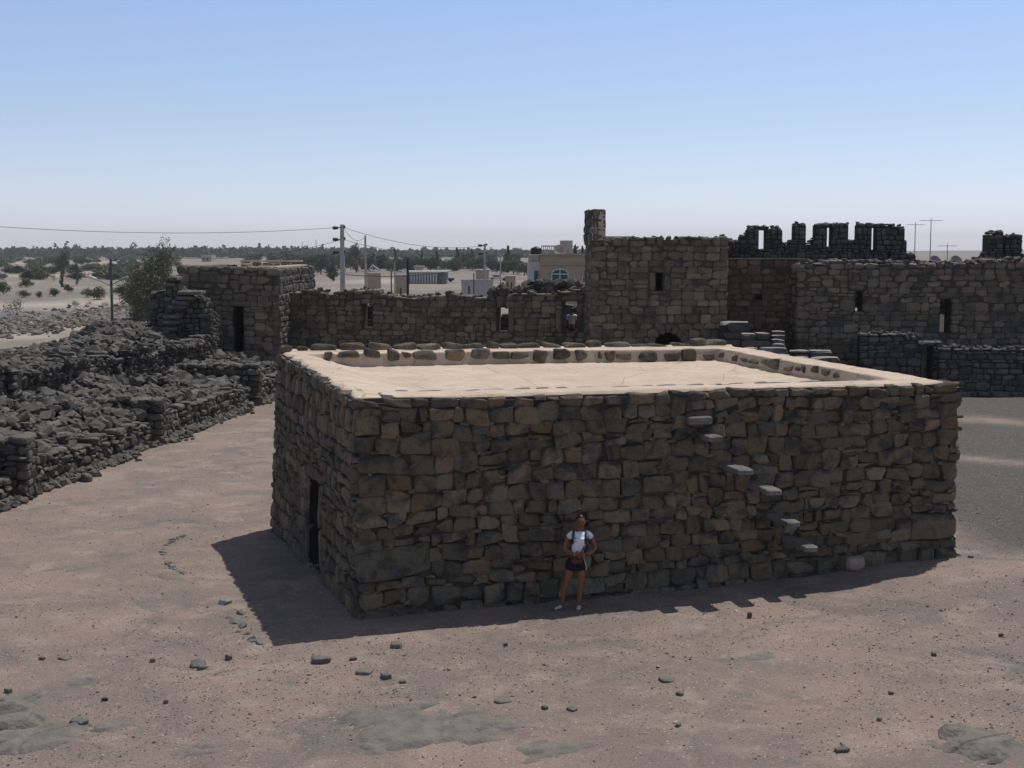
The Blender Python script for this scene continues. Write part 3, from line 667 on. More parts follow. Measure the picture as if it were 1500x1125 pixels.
# gatehouse block
YG = 60.
gx0, gx1 = xa(866, YG), xa(1065, YG); zg_ = za(349, YG)
gh = empty('gatehouse', (gx0, YG, 0), 'two storey basalt gatehouse block with one small square window above a dark arch', 'building')
wu0, wu1 = xa(958, YG) - gx0, xa(973, YG) - gx0; au = xa(979, YG) - gx0
def gtop(u): return zg_ - .02 + .07 * float(nz(np.array([u * 1.8, 4., 0.]))) - (.18 if u < .9 else 0) + (.12 if u > 5.1 else 0)
masonry('front_wall', gh, (gx0, YG), (gx1, YG), (0, 0), (zg_ + .3, zg_ + .3), T=.9, cell=(.165, .13), sizes=MED + [(4, 3), (3, 3)], seed=51, mat='fort', gap=-.004, n=4, k=(5, 10), bulge=.035, rough=.013, profile=gtop,
        openings=[(wu0, wu1, za(424, YG), za(400, YG)), (au - .64, au + .64, 0, 2.05)], arch=[(au, .66, 2.05)],
        pre=[(wu0 - .25, wu1 + .3, za(400, YG), za(400, YG) + .26), (wu0 - .2, wu1 + .2, za(424, YG) - .25, za(424, YG)), (wu0 - .22, wu0, za(424, YG), za(400, YG)), (wu1, wu1 + .25, za(424, YG), za(400, YG))])
crest(gh, (gx0 + .3, YG), (gx1, YG), gtop, 0, 60, (.07, .17), .8, 201)
# dressed voussoirs round the arch
rng = np.random.RandomState(3); cs = []
for q in range(9):
    t0, t1 = math.pi * q / 9 + .015, math.pi * (q + 1) / 9 - .015
    cs.append([[au + .67 * math.cos(t1), 2.03 + .67 * math.sin(t1)], [au + .67 * math.cos(t0), 2.03 + .67 * math.sin(t0)], [au + .98 * math.cos(t0), 2.03 + .98 * math.sin(t0)], [au + .98 * math.cos(t1), 2.03 + .98 * math.sin(t1)]])
mb = MB(); stones(mb, np.array(cs), np.full(9, -.03), np.full(9, .13), lambda u, v, d: np.stack([gx0 + u, YG - d, v], -1), 4, (6, 9), rng); mb.build('arch_stones', M['fort'], gh)
masonry('side_wall', gh, (gx0, YG + 5), (gx0, YG), (0, 0), (zg_, zg_), T=.8, cell=(.2, .16), sizes=MED, seed=52, mat='fort', n=3, bulge=.03)
masonry('side_wall', gh, (gx1, YG), (gx1, YG + 5), (0, 0), (zg_, zg_), T=.8, cell=(.2, .16), sizes=MED, seed=53, mat='fort', n=3, bulge=.03)
masonry('rear_wall', gh, (gx1, YG + 5), (gx0, YG + 5), (0, 0), (zg_ - .3, zg_ - .3), T=.8, cell=(.25, .2), sizes=MED, seed=54, mat='fort', n=2, bulge=.03)
mb = MB(); mb.box(((gx0 + gx1) / 2, YG + 2.7, zg_ - .3), (gx1 - gx0 - .6, 4.4, .25)); mb.box((gx0 + 1.25, YG + .55, zg_ + .02), (1.2, .7, .14)); mb.build('roof', M['plaster'], gh)
# corner turret (box machicolation) on the gatehouse
A_ = np.array([xa(870, 59.45), 59.45]); B_ = np.array([xa(855, 60.7), 60.7]); Cc_ = np.array([xa(887, 59.95), 59.95]); zt_ = za(306, 60)
tu = gh
masonry('turret_face', tu, A_, Cc_, (za(352, 60),) * 2, (zt_, zt_), T=.2, cell=(.13, .14), sizes=[(3, 2), (2, 2), (4, 2), (4, 1)], seed=55, mat='red', core='plaster', n=4, k=(5, 9), gap=.03, bulge=.02, warp=.02)
masonry('turret_face', tu, B_, A_, (za(359, 60),) * 2, (zt_ - .03, zt_ - .03), T=.2, cell=(.17, .17), sizes=MED, seed=56, mat='tower', n=3, k=(6, 10), bulge=.02, warp=.02, rough=.008)
D2 = B_ + (Cc_ - A_)
masonry('turret_face', tu, Cc_, D2, (zg_ - .1,) * 2, (zt_, zt_), T=.2, cell=(.17, .17), sizes=MED, seed=57, mat='tower', n=3, bulge=.02, warp=.02)
masonry('turret_face', tu, D2, B_, (zg_ - .1,) * 2, (zt_, zt_), T=.2, cell=(.17, .17), sizes=MED, seed=58, mat='tower', n=3, bulge=.02, warp=.02)
# recessed wall between gatehouse and east range
rx0, rx1 = xa(1050, 61.8), xa(1176, 61.8); zl = za(380, 61.8)
rw = empty('recessed_wall', (rx0, 61.8, 0), 'shadowed reddish wall set back between the gatehouse and the battlemented range', 'wall')
masonry('stonework', rw, (rx0, 61.8), (rx1, 61.8), (0, 0), (zl, zl), T=.6, cell=(.17, .13), sizes=MED, seed=61, mat='red', gap=-.004, n=4, k=(5, 9), bulge=.035,
        openings=[(xa(1107, 61.8) - rx0, xa(1114, 61.8) - rx0, za(440, 61.8), za(430, 61.8))])
mb = MB(); mb.box(((rx0 + rx1) / 2, 62.1, zl + .03), (rx1 - rx0 - .2, .62, .06)); mb.build('ledge', M['slab'], rw)
# east range front wall
ex0, ex1 = xa(1168, YG), 31.0
er = empty('east_range', (ex0, YG, 0), 'long dark basalt range with two small window openings on the right of the court', 'building')
def etop(u): return za(385, YG) + .06 * float(nz(np.array([u * 2.2, 9., 0.]))) + .10 * (u > 8.2) + .05 * math.sin(u * .8)
eo = []
for p0, p1, y0, y1 in ((1251, 1263, 425, 455), (1379, 1396, 439, 486)): eo.append((xa(p0, YG) - ex0, xa(p1, YG) - ex0, za(y1, YG), za(y0, YG)))
masonry('front_wall', er, (ex0, YG), (ex1, YG), (0, 0), (6.3, 6.3), T=1.0, cell=(.17, .135), sizes=MED + [(4, 3)], seed=71, mat='fort', core='core', gap=-.004, n=4, k=(4.5, 8), bulge=.035, rough=.016, profile=etop, openings=eo,
        pre=[(eo[1][0] - .3, eo[1][1] + .25, eo[1][3], eo[1][3] + .28), (eo[0][0] - .25, eo[0][1] + .25, eo[0][3], eo[0][3] + .25)])
masonry('side_wall', er, (ex0, YG + 4.2), (ex0, YG), (0, 0), (5.7, 5.7), T=.8, cell=(.2, .16), sizes=MED, seed=72, mat='fort', n=3, bulge=.03)
crest(er, (ex0, YG), (ex1, YG), etop, 0, 330, (.07, .19), 1.0, 203)
# battlements behind
YB = 64.2
bx0, bx1 = xa(1048, YB), 31.0
pts = [(1048, 348), (1060, 350), (1081, 353), (1083, 346), (1090, 344), (1092, 333), (1098, 332), (1141, 332), (1143, 333), (1144, 354), (1151, 356), (1160, 350), (1161, 328), (1165, 325), (1178, 328), (1180, 354), (1190, 355), (1191, 329), (1210, 328), (1240, 327), (1241, 351), (1254, 352), (1255, 328), (1318, 329), (1323, 333), (1325, 372), (1338, 374), (1340, 384), (1424, 384), (1426, 377), (1440, 376), (1442, 341), (1466, 339), (1467, 374), (1470, 374), (1471, 345), (1492, 344), (1493, 372), (1500, 372), (1540, 372)]
pp = [(xa(a, YB) - bx0, za(b, YB)) for a, b in pts]
def btop(u):
    for i in range(len(pp) - 1):
        if pp[i][0] <= u <= pp[i + 1][0]:
            f_ = (u - pp[i][0]) / max(1e-6, pp[i + 1][0] - pp[i][0]); return pp[i][1] * (1 - f_) + pp[i + 1][1] * f_ + .04 * float(nz(np.array([u * 3, 2., 0.])))
    return pp[-1][1]
bo = [(xa(a, YB) - bx0, xa(b, YB) - bx0, za(d, YB), za(c, YB)) for a, b, c, d in ((1110, 1118.5, 337, 365), (1208.5, 1217, 333, 363), (1273, 1281.5, 334, 365), (1376, 1402, 462, 489), (1244, 1268, 450, 470), (1297, 1301, 370, 379), (1212, 1216, 368, 371))]
bw = empty('battlement_wall', (bx0, YB, 0), 'ragged black row of basalt merlons with narrow arrow slits, standing against the sky', 'battlement')
masonry('stonework', bw, (bx0, YB), (bx1, YB), (0, 0), (7.9, 7.9), T=.6, cell=(.11, .11), sizes=MED + SML, seed=73, mat='rubble', core='dark_core', n=3, k=(3.5, 7), bulge=.05, rough=.02, profile=btop, openings=bo, back=False)
crest(bw, (bx0, YB), (bx1, YB), btop, 0, 260, (.05, .13), .55, 204)
# lower walls and steps in front of the east range
st = empty('court_steps', (xa(1130, 57), 57, 0), 'stepped dark stone blocks with sunlit tops climbing beside the gatehouse', 'steps')
blocks = ((1056, 1100, 471, 59.0, .8, 5), (1088, 1131, 488, 57.6, .9, 3.5), (1131, 1152, 485, 58.6, .35, 3.4), (1131, 1152, 491, 58.1, .35, 3), (1131, 1152, 497, 57.6, .35, 3), (1131, 1152, 503, 57.1, .35, 3), (1092, 1156, 509, 56.5, .5, 3), (1098, 1162, 519, 55.6, .5, 3), (1160, 1222, 513, 56.6, .6, 2.5), (1160, 1234, 523, 55.6, .7, 2.5), (1230, 1262, 541, 55.2, .5, 1.5))
for q, (p0, p1, yt, Y_, dpt, hh) in enumerate(blocks):
    a0, a1, zz = xa(p0, Y_), xa(p1, Y_), za(yt, Y_)
    masonry('step', st, (a0, Y_), (a1, Y_), (-.1, -.1), (zz, zz), T=dpt, cell=(.2, .16), sizes=[(4, 2), (5, 2), (3, 2), (6, 2)], seed=80 + q, mat='steps', core='dark_core', n=3, k=(5, 9), bulge=.04, rough=.015)
lw = empty('sunken_chamber', (xa(1262, 57.5), 57.5, 0), 'low dark masonry chamber with a black doorway at the foot of the east range', 'building')
c0, c1 = xa(1262, 57.6), xa(1384, 57.6)
def ltop(u): return za(497, 57.6) + .12 * float(nz(np.array([u * 1.5, 1., 0.]))) + (.2 if u < 2.5 else -.1)
masonry('front_wall', lw, (c0, 57.6), (c1, 57.6), (0, 0), (za(484, 57.6), za(484, 57.6)), T=.8, cell=(.15, .12), sizes=MED, seed=91, mat='rubble', core='dark_core', n=4, k=(4, 7), bulge=.05, rough=.02, profile=ltop,
        openings=[(xa(1351, 57.6) - c0, xa(1367, 57.6) - c0, 0, za(507, 57.6))], pre=[(xa(1347, 57.6) - c0, xa(1371, 57.6) - c0, za(507, 57.6), za(500, 57.6))])
crest(lw, (c0, 57.6), (c1, 57.6), ltop, 0, 50, (.07, .17), .7, 206)
def l2top(u): return za(510, 56.5) + .07 * float(nz(np.array([u * 3., 1., 0.])))
c2, c3 = xa(1380, 56.5), 28.
ew = empty('enclosure_wall', (c2, 56.5, 0), 'low dry stone enclosure wall with a sunlit top edge at the far right', 'wall')
masonry('stonework', ew, (c2, 56.5), (c3, 56.5), (0, 0), (2.5, 2.5), T=.6, cell=(.15, .12), sizes=MED + SML, seed=92, mat='rubble', core='dark_core', n=4, k=(3.5, 7), bulge=.05, rough=.02, profile=l2top)
crest(ew, (c2, 56.5), (c3, 56.5), l2top, 0, 120, (.07, .17), .6, 205)
masonry('footing', ew, (xa(1386, 55.9), 55.9), (c3, 55.9), (0, 0), (.5, .5), T=.5, cell=(.2, .13), sizes=MED, seed=93, mat='rubble', core='dark_core', n=3, bulge=.03, profile=lambda u: za(563, 55.9) + .04 * float(nz(np.array([u * 3., 5., 0.]))))
# ------------------------------------------------------------------ RUINS ON THE LEFT
def X0(y): return -13.0 + (np.asarray(y, float) - 34.6) * .092
def rub_z(x, y):
    x = np.asarray(x, float); y = np.asarray(y, float); s = X0(y) - x; p = V3(x, y)
    a = -.75 + .6 * ss(s, -.1, .2) + .95 * ss(s, .2, .6) + .55 * ss(s, .6, 4.2) + 1.0 * ss(s, 4.2, 4.9) + .2 * nz(p, .55) * ss(s, .2, 1) + .28 * nz(p, 1.25, 3) * ss(s, 0, .8)
    a = a - .45 * np.exp(-((y - 41.5) / 2.2) ** 2 - ((s - 2.2) / 1.2) ** 2) - .5 * np.exp(-((y - 53) / 2.5) ** 2 - ((s - 2.6) / 1.2) ** 2)
    a = a + .5 * np.exp(-((y - 60) / 5) ** 2 - ((s - 6.5) / 1.6) ** 2)
    a = a - 3.6 * ss(s, 7.2, 12.5) - 1.6 * ss(y, 63, 67) * ss(s, 5, 6)
    return a
gx_ = np.arange(-27, -9.5, .16); gy_ = np.arange(27, 67, .16); X, Y = np.meshgrid(gx_, gy_, indexing='ij'); Z = rub_z(X, Y)
mbR = MB(); I = np.arange(X.size).reshape(X.shape); F = np.stack([I[:-1, :-1], I[1:, :-1], I[1:, 1:], I[:-1, 1:]], -1).reshape(-1, 4)
mbR.add(np.stack([X, Y, Z - .06], -1).reshape(-1, 3), F, 1)
rng = np.random.RandomState(99); nR = 15000
yy = 28 + 38 * rng.rand(nR) ** 1.0; s = rng.uniform(.05, 10.5, nR); xx = X0(yy) - s; size = rng.lognormal(-1.9, .45, nR).clip(.06, .36)
scatter(mbR, ROCKS, np.stack([xx, yy, rub_z(xx, yy) + size * .15], -1), size, rng, .7)
n2_ = 3400; y2 = 30 + 34 * rng.rand(n2_); s2 = .2 - np.abs(rng.normal(0, .24, n2_)) * (1 + .8 * nz(V3(y2, 0 * y2), .9)); z2 = rng.lognormal(-2.35, .5, n2_).clip(.04, .22)
scatter(mbR, ROCKS, np.stack([X0(y2) - s2, y2, ground_z(X0(y2) - s2, y2) + z2 * .3], -1), z2, rng, .7)
for (a_, b_, c_, d_, h_, n_) in ((30, 44.3, 4.1, 5.2, 2.85, 420), (45.8, 52.4, 3.9, 5.0, 2.65, 220), (53.6, 63, 3.2, 4.4, 2.5, 300), (35.3, 36.2, 0., 3.9, 1.35, 70), (45.5, 46.4, 0., 3.8, 1.3, 70), (57.2, 58.1, 0., 3.2, 1.45, 60)):      # loose stones along the broken wall tops
    y2 = rng.uniform(a_, b_, n_); s2 = rng.uniform(c_, d_, n_); z2 = rng.lognormal(-2.0, .35, n_).clip(.07, .25); scatter(mbR, ROCKS, np.stack([X0(y2) - s2, y2, h_ * (.93 + .16 * nz(V3(y2 * 1.1, s2), 1.)) - .12 + rng.uniform(-.1, .12, n_)], -1), z2, rng, .8)
mbR.build('rubble', [M['rubble'], M['dark_core']], kind='stuff')
# individual larger blocks lying on top
def rock_objs(n, posf, size_f, label, cat, group, mat, rng, tilt=.5, name='fallen_stone'):
    for i in range(n):
        t = rng.randint(len(ROCKS)); key = (t, mat)
        if key not in _rk: _rk[key] = np_mesh('rock', ROCKS[t][0], ROCKS[t][1]); _rk[key].materials.append(M[mat])
        o = bpy.data.objects.new(name, _rk[key]); C.objects.link(o); p = posf(rng); s_ = size_f(rng, p)
        o.location = (p[0], p[1], p[2] + s_ * .25); o.scale = (s_, s_ * rng.uniform(.7, 1), s_ * rng.uniform(.6, 1)); o.rotation_euler = (rng.uniform(-tilt, tilt), rng.uniform(-tilt, tilt), rng.uniform(0, 6.28))
        tag(o, label, cat, group)
_rk = {}
rng = np.random.RandomState(17)
def pos_on(s0, s1, y0, y1):
    def f(r):
        y = r.uniform(y0, y1); x = float(X0(y)) - r.uniform(s0, s1); return (x, y, float(rub_z(x, y)))
    return f
rock_objs(130, pos_on(.3, 4.0, 33, 46), lambda r, p: r.uniform(.16, .31), 'large dark angular basalt block lying on the near ruins beside the path', 'rock', 'loose basalt blocks on the near ruins', 'rubble', rng)
rock_objs(90, pos_on(.3, 4.0, 46, 61), lambda r, p: r.uniform(.16, .30), 'dark basalt block lying in the far rooms of the ruins, towards the corner tower', 'rock', 'loose basalt blocks in the far rooms', 'rubble', rng)
rock_objs(60, pos_on(5.0, 8.5, 40, 63), lambda r, p: r.uniform(.18, .34), 'dark basalt block on the raised rubble bank behind the ruined rooms', 'rock', 'loose basalt blocks on the rubble bank', 'rubble', rng)
# ruined dry stone walls
def ruin(name, P0, P1, zb, zt, label, seed, T=.7, prof=None, **kw):
    L = math.hypot(P1[0] - P0[0], P1[1] - P0[1]); o3 = seed * 1.7
    pf = prof or (lambda u: (zt - zb) * (.86 + .16 * float(nz(np.array([u * 1.1, o3, 0.]))) + .08 * float(nz(np.array([u * 3.3, o3, 5.])))))
    o = masonry(name, None, P0, P1, (zb, zb), (zt + .1, zt + .1), T=T, cell=(.14, .12), sizes=SML + [(3, 2), (3, 3), (4, 2)], seed=seed, mat='rubble', core='dark_core', n=4, k=(2.8, 5), bulge=.10, rough=.03, jit=.035, warp=.06, profile=pf, prot=.07, tilt=.06, **kw)
    tag(o, label, 'ruined wall'); return o
def q0(y, s): return (float(X0(y)) - s, y)
ruin('ruined_wall', q0(30, 4.5), q0(44.3, 4.5), .4, 2.95, 'long ruined dry stone wall at the left edge of the photo, behind the near rubble', 101)
ruin('ruined_wall', q0(45.8, 4.4), q0(52.4, 4.2), .4, 2.75, 'middle stretch of ruined dry stone wall between two dark gaps', 102)
ruin('ruined_wall', q0(53.6, 3.9), q0(63.0, 3.4), .4, 2.65, 'ruined dry stone wall running up to the corner tower', 103)
ruin('ruined_wall', q0(44.4, 5.9), q0(44.4, 4.1), .3, 2.5, 'short cross wall closing the near dark gap in the ruins', 109)
ruin('ruined_wall', q0(52.9, 5.6), q0(52.9, 3.9), .3, 2.4, 'short cross wall closing the far dark gap in the ruins', 110)
for q, (y, zt__, s1, lab) in enumerate(((35.4, 1.35, 3.9, 'nearest stub of cross wall ending at the path in a pillar of stacked blocks'), (45.6, 1.25, 3.8, 'second stub of cross wall, jutting to the path in the middle of the ruins'), (57.3, 1.45, 3.2, 'farthest stub of cross wall at the path, below the corner tower'))):
    o = ruin('wall_stub', q0(y, s1), q0(y, -.25), -.15, zt__, lab, 120 + q, prof=lambda u: 9)
    p1 = q0(y, -.25); o2 = masonry('end_face', None, p1, (p1[0], y + .75), (-.15, -.15), (zt__ - .1, zt__ - .1), T=.3, cell=(.10, .10), sizes=[(3, 2), (4, 3), (2, 2), (5, 2)], seed=130 + q, mat='rubble', core='dark_core', n=4, k=(5, 9), bulge=.03, rough=.025, jit=.04)
    o2.parent = o
for q, (y0, y1, zt__, lab) in enumerate(((28.5, 35.2, .75, 'low retaining course of rough stones at the near left corner of the path'), (36.4, 45.4, .85, 'low retaining course of rough stones between the nearest and second stubs'), (46.6, 57.1, .85, 'low retaining course of rough stones between the second and farthest stubs'), (58.2, 64., .9, 'low retaining course of rough stones below the corner tower'))):
    ruin('retaining_wall', q0(y0, .15), q0(y1, .15), -.25, zt__, lab, 140 + q, T=.5)
# ruined stair beside the tower
YS = 62.0
sx0 = xa(209, YS); sp_pts = [(209, 474), (232, 476), (233, 462), (238, 462), (239, 430), (243, 428), (244, 406), (259, 404), (261, 412), (263, 430), (266, 500)]
spp = [(xa(a, YS) - sx0, za(b, YS) - 1.0) for a, b in sp_pts]
def stop_(u):
    for i in range(len(spp) - 1):
        if spp[i][0] <= u <= spp[i + 1][0]: f_ = (u - spp[i][0]) / (spp[i + 1][0] - spp[i][0]); return spp[i][1] * (1 - f_) + spp[i + 1][1] * f_
    return 0
sr = empty('ruined_staircase', (sx0, YS, 1.0), 'ruined flight of overhanging slab steps leaning against the corner tower', 'staircase')
masonry('stonework', sr, (sx0, YS), (xa(266, YS), YS), (1.0, 1.0), (5.3, 5.3), T=1.1, cell=(.14, .12), sizes=MED, seed=151, mat='rubble', core='dark_core', n=4, k=(4, 7), bulge=.06, rough=.02, profile=stop_)
def rtop(u): return za(424, YS + .5) - 1.0 - .45 * u + .12 * float(nz(np.array([u * 3., 7., 0.])))
masonry('stonework', sr, (xa(260, YS + .5), YS + .5), (xa(303, YS + .5), YS + .5), (1.0, 1.0), (5.0, 5.0), T=1.2, cell=(.12, .11), sizes=MED + SML, seed=154, mat='rubble', core='dark_core', n=4, k=(3.5, 6), bulge=.09, rough=.03, prot=.07, profile=rtop)
crest(sr, (xa(260, YS + .5), YS + .5), (xa(303, YS + .5), YS + .5), rtop, 1.0, 40, (.08, .2), 1.2, 207)
masonry('stonework', sr, (xa(303, YS), YS + .5), (xa(303, YS) + .1, YS + 2.6), (1.0, 1.0), (3.7, 3.2), T=.8, cell=(.14, .12), sizes=SML, seed=152, mat='rubble', core='dark_core', n=4, k=(3, 5), bulge=.08, rough=.03)
masonry('stonework', sr, (xa(219, YS + .6), YS + .6), (xa(243, YS + .6), YS + .6), (1.0, 1.0), (za(428, YS), za(424, YS)), T=1.4, cell=(.14, .12), sizes=MED, seed=153, mat='rubble', core='dark_core', n=4, k=(4, 7), bulge=.06, rough=.02)
rng = np.random.RandomState(8)
for q, (p0, p1, yt) in enumerate(((236, 257, 479), (237, 260, 470), (238, 262, 461), (245, 268, 447), (252, 273, 441), (258, 283, 434), (259, 297, 426), (240, 256, 414), (246, 262, 405))):
    a0, a1, zz = xa(p0, YS - .3), xa(p1, YS - .3), za(yt, YS - .3)
    mb = MB(); f8, ff = cube_template(4, False); qf = f8 / ((np.abs(f8) ** 7).sum(-1) ** (1 / 7))[:, None]; W = qf * [(a1 - a0) / 2, .55, .09] + [(a0 + a1) / 2, YS + .1, zz - .09]
    W = W + .03 * np.stack([nz(W + q, 3), nz(W + q, 3, 1), .6 * nz(W + q, 3, 2)], -1); mb.add(W, ff); mb.build('step_slab', M['rubble'], sr)
# rubble pile on the curtain wall top
mbP = MB(); rng = np.random.RandomState(44); nP = 260
px_ = rng.uniform(716, 868, nP); hh = np.interp(px_, [716, 735, 750, 775, 800, 850, 868], [428, 419, 424, 413, 411, 414, 418]); yy = rng.uniform(0, 1, nP) ** 1.5
P_ = np.array([aty(a, h_ + 2 + f_ * 22, 65.6 + rng.uniform(0, .8)) for a, h_, f_ in zip(px_, hh, yy)])
scatter(mbP, ROCKS, P_, rng.uniform(.16, .34, nP), rng, 1.0)
tag(mbP.build('rubble_pile', [M['rubble']], kind='stuff'), 'heap of loose black stones lying on top of the curtain wall', 'rubble')
# ------------------------------------------------------------------ STONES ON THE COURT GROUND
def gz(x, y): return float(ground_z(x, y, False))
def on_ground(px, py):
    z = 0.
    for _ in range(4): p = atz(px, py, z); z = gz(p.x, p.y)
    return p.x, p.y, z
def big_stone(px, py, wpx, hpx, label, mat='bedrock', flat=.5, sink=.35, rz=None, seed=0, name='stone', yw=.7, group=None, kk=(3, 5)):
    x, y, z = on_ground(px, py); sc_ = y / 2000.; rng = np.random.RandomState(seed + 500)
    full, ff = cube_template(8, False); k_ = rng.uniform(*kk); q = full / ((np.abs(full) ** k_).sum(-1) ** (1 / k_))[:, None]
    hw = wpx * sc_ / 2; hh = max(.03, hpx * sc_ * flat)
    q = q * [hw, hw * yw, hh]; o = rng.uniform(0, 50, 3); fr = 1.6 / max(hw, .1)
    q = q * (1 + .22 * nz(q + o, fr * .7))[:, None] + .10 * min(hw, .5) * np.stack([nz(q + o, fr * 2), nz(q + o, fr * 2, 2), .3 * nz(q + o, fr * 2, 4)], -1)
    mb = MB(); mb.add(q, ff); ob = mb.build(name, M[mat]); ob.location = (x, y, z + hh * (1 - 2 * sink)); ob.rotation_euler = (rng.uniform(-.08, .08), rng.uniform(-.08, .08), rng.uniform(0, 3) if rz is None else rz)
    return tag(ob, label, 'stone', group)
bs = [(1251, 832, 36, 20, 'squared pinkish block resting against the foot of the hall front wall', 'pinkblock', .5, .1), (1098, 905, 9, 9, 'small round reddish stone alone on the ground below the slab steps', 'red', .5, .1),
      (290, 974, 34, 8, 'flat dark stone set in the ground in the left foreground', 'rubble', .6, .35), (297, 980, 18, 10, 'small black block leaning against a flat dark stone in the left foreground', 'rubble', .5, .25),
      (335, 966, 14, 10, 'upright grey stone right of the flat dark stone in the left foreground', 'bedrock', .6, .2), (224, 970, 9, 7, 'small dark red stone in the left foreground', 'red', .5, .1),
      (470, 970, 32, 12, 'rounded dark stone just below the tip of the hall shadow', 'rubble', .55, .25), (518, 966, 14, 6, 'small dark stone right of the rounded dark stone near the shadow tip', 'rubble', .5, .3),
      (580, 947, 28, 12, 'split flat stone at the shadow edge near the hall corner', 'bedrock', .5, .3), (565, 993, 22, 11, 'dark wedge shaped stone below the hall corner', 'rubble', .55, .25), (535, 984, 40, 9, 'long grey half buried slab left of the dark wedge stone', 'bedrock', .5, .4),
      (590, 1000, 14, 7, 'small stone at the end of the broken row below the hall corner', 'bedrock', .5, .3), (741, 946, 9, 7, 'small dark stone between the person and the shadow corner', 'rubble', .5, .2),
      (977, 995, 36, 6, 'thin flat slab lying in the middle right foreground', 'bedrock', .5, .3), (995, 1018, 14, 5, 'small dark flat stone right of centre in the foreground', 'rubble', .5, .2), (993, 1064, 14, 7, 'dark grey stone at the bottom right of centre', 'bedrock', .5, .2),
      (1305, 1017, 12, 5, 'dark flat stone in the right foreground', 'rubble', .5, .2), (1405, 1065, 15, 8, 'dark rounded stone in the bottom right corner area', 'rubble', .5, .2), (1288, 1055, 12, 6, 'grey oval stone in the right foreground', 'bedrock', .5, .2),
      (1466, 932, 8, 6, 'dark stone at the right edge of the foreground', 'rubble', .5, .2), (1232, 1100, 26, 8, 'dark stone at the very bottom right of the picture', 'rubble', .5, .2), (838, 1040, 22, 6, 'dark stone at the end of a small buried row in the lower centre', 'rubble', .5, .35),
      (798, 1038, 14, 5, 'middle stone of a small buried row in the lower centre', 'rubble', .5, .35), (740, 1028, 34, 6, 'pale stone at the start of a small buried row in the lower centre', 'bedrock', .4, .4), (1368, 960, 12, 5, 'small dark stone in the right middle ground', 'rubble', .5, .2),
      (12, 1014, 14, 9, 'dark stone at the lower left edge beside the grey outcrop', 'rubble', .5, .2), (153, 1026, 12, 8, 'dark stone right of the grey outcrop in the lower left', 'rubble', .5, .2), (116, 1062, 30, 16, 'rough grey boulder at the bottom left', 'bedrock', .5, .3), (243, 1030, 9, 5, 'small brownish stone in the left foreground', 'red', .5, .2),
      (95, 965, 24, 6, 'thin dark flat stone high in the left foreground', 'bedrock', .5, .4), (62, 966, 12, 6, 'small dark stone left of the thin flat stone', 'rubble', .5, .2),
      (367, 598, 17, 12, 'rounded dark boulder at the far end of the path', 'rubble', .55, .15), (353, 599, 10, 9, 'squared grey block beside the rounded boulder at the far end of the path', 'bedrock', .55, .15), (299, 622, 14, 7, 'pale flat stone at the edge of the ruins', 'bedrock', .5, .2),
      (127, 705, 22, 14, 'dark pyramid shaped stone in front of the nearest wall stub', 'rubble', .55, .1), (70, 713, 18, 14, 'dark block fallen onto the path at the near left', 'rubble', .55, .1), (38, 716, 24, 17, 'grey boulder fallen onto the path left of the dark block', 'rubble', .55, .1), (50, 706, 20, 16, 'dark boulder between two fallen blocks at the near left', 'rubble', .55, .1),
      (700, 879, 12, 6, 'small stone against the foot of the front wall', 'rubble', .5, .2), (1405, 815, 12, 7, 'pale stone at the right corner of the hall', 'pebble', .5, .2), (1422, 818, 10, 6, 'grey stone just right of the pale stone at the hall corner', 'bedrock', .5, .2)]
for i, b in enumerate(bs): big_stone(b[0], b[1], b[2] * (.85 if i > 1 else 1.1), b[3] * (.85 if i > 1 else 1.1), b[4], b[5], b[6], b[7], seed=i)
outs = [(600, 1068, 250, 10, 'broad weathered bedrock hump in the lower centre of the picture'), (700, 1060, 110, 9, 'pale cracked bedrock slab right of the broad hump'), (20, 1030, 110, 22, 'smooth grey bedrock outcrop at the lower left edge'), (55, 1078, 120, 14, 'cracked bedrock ledge in the bottom left corner'),
        (810, 1095, 150, 8, 'low bedrock slab at the bottom centre edge'), (1440, 1085, 120, 16, 'pale bedrock lump in the bottom right corner'), (115, 998, 50, 8, 'small pale outcrop in the left foreground'), (1115, 962, 60, 5, 'thin grey bedrock patch in the right middle ground'), (160, 1060, 70, 10, 'low rough outcrop right of the bottom left ledge')]
def outcrop(px, py, wpx, dpx, label, seed, hgt):
    x, y, z = on_ground(px, py); hw = wpx * y / 4000.; q0_ = on_ground(px, py - dpx / 2); q1_ = on_ground(px, py + dpx / 2); hd_ = (q0_[1] - q1_[1]) / 2
    n1_, n2_ = 110, 80; a, b = np.meshgrid(np.linspace(-1.25, 1.25, n1_), np.linspace(-1.25, 1.25, n2_), indexing='ij'); X_ = x + a * hw; Y_ = y + b * hd_; q = V3(X_ + seed * 9.1, Y_)
    r = 1 - np.sqrt(a * a + b * b) + .55 * nz(q, 1.5) + .45 * nz(q, 4.2, 2) + .25 * nz(q, 11, 3)
    hgt *= .6; h_ = hgt * ss(r, 0, .7); st_ = hgt / 3.2; fl = np.floor(h_ / st_ + .35 * nz(q, 2.2, 5)); h2 = .7 * h_ + .3 * (fl * st_ + st_ * ss((h_ / st_ + .35 * nz(q, 2.2, 5)) - fl, .55, .95))
    crack = np.exp(-(nz(q, 1.9, 7) / .035) ** 2) * hgt * .3
    Z_ = ground_z(X_, Y_, False) + h2 - .028 + .022 * fbm(q, 5., 2) - crack * (r > .1) - .05 * (r < -.05)
    I = np.arange(n1_ * n2_).reshape(n1_, n2_); F = np.stack([I[:-1, :-1], I[1:, :-1], I[1:, 1:], I[:-1, 1:]], -1).reshape(-1, 4)
    mb = MB(); mb.add(np.stack([X_, Y_, Z_], -1).reshape(-1, 3), F); tag(mb.build('rock_outcrop', M['bedrock'], smooth=True), label, 'rock outcrop')
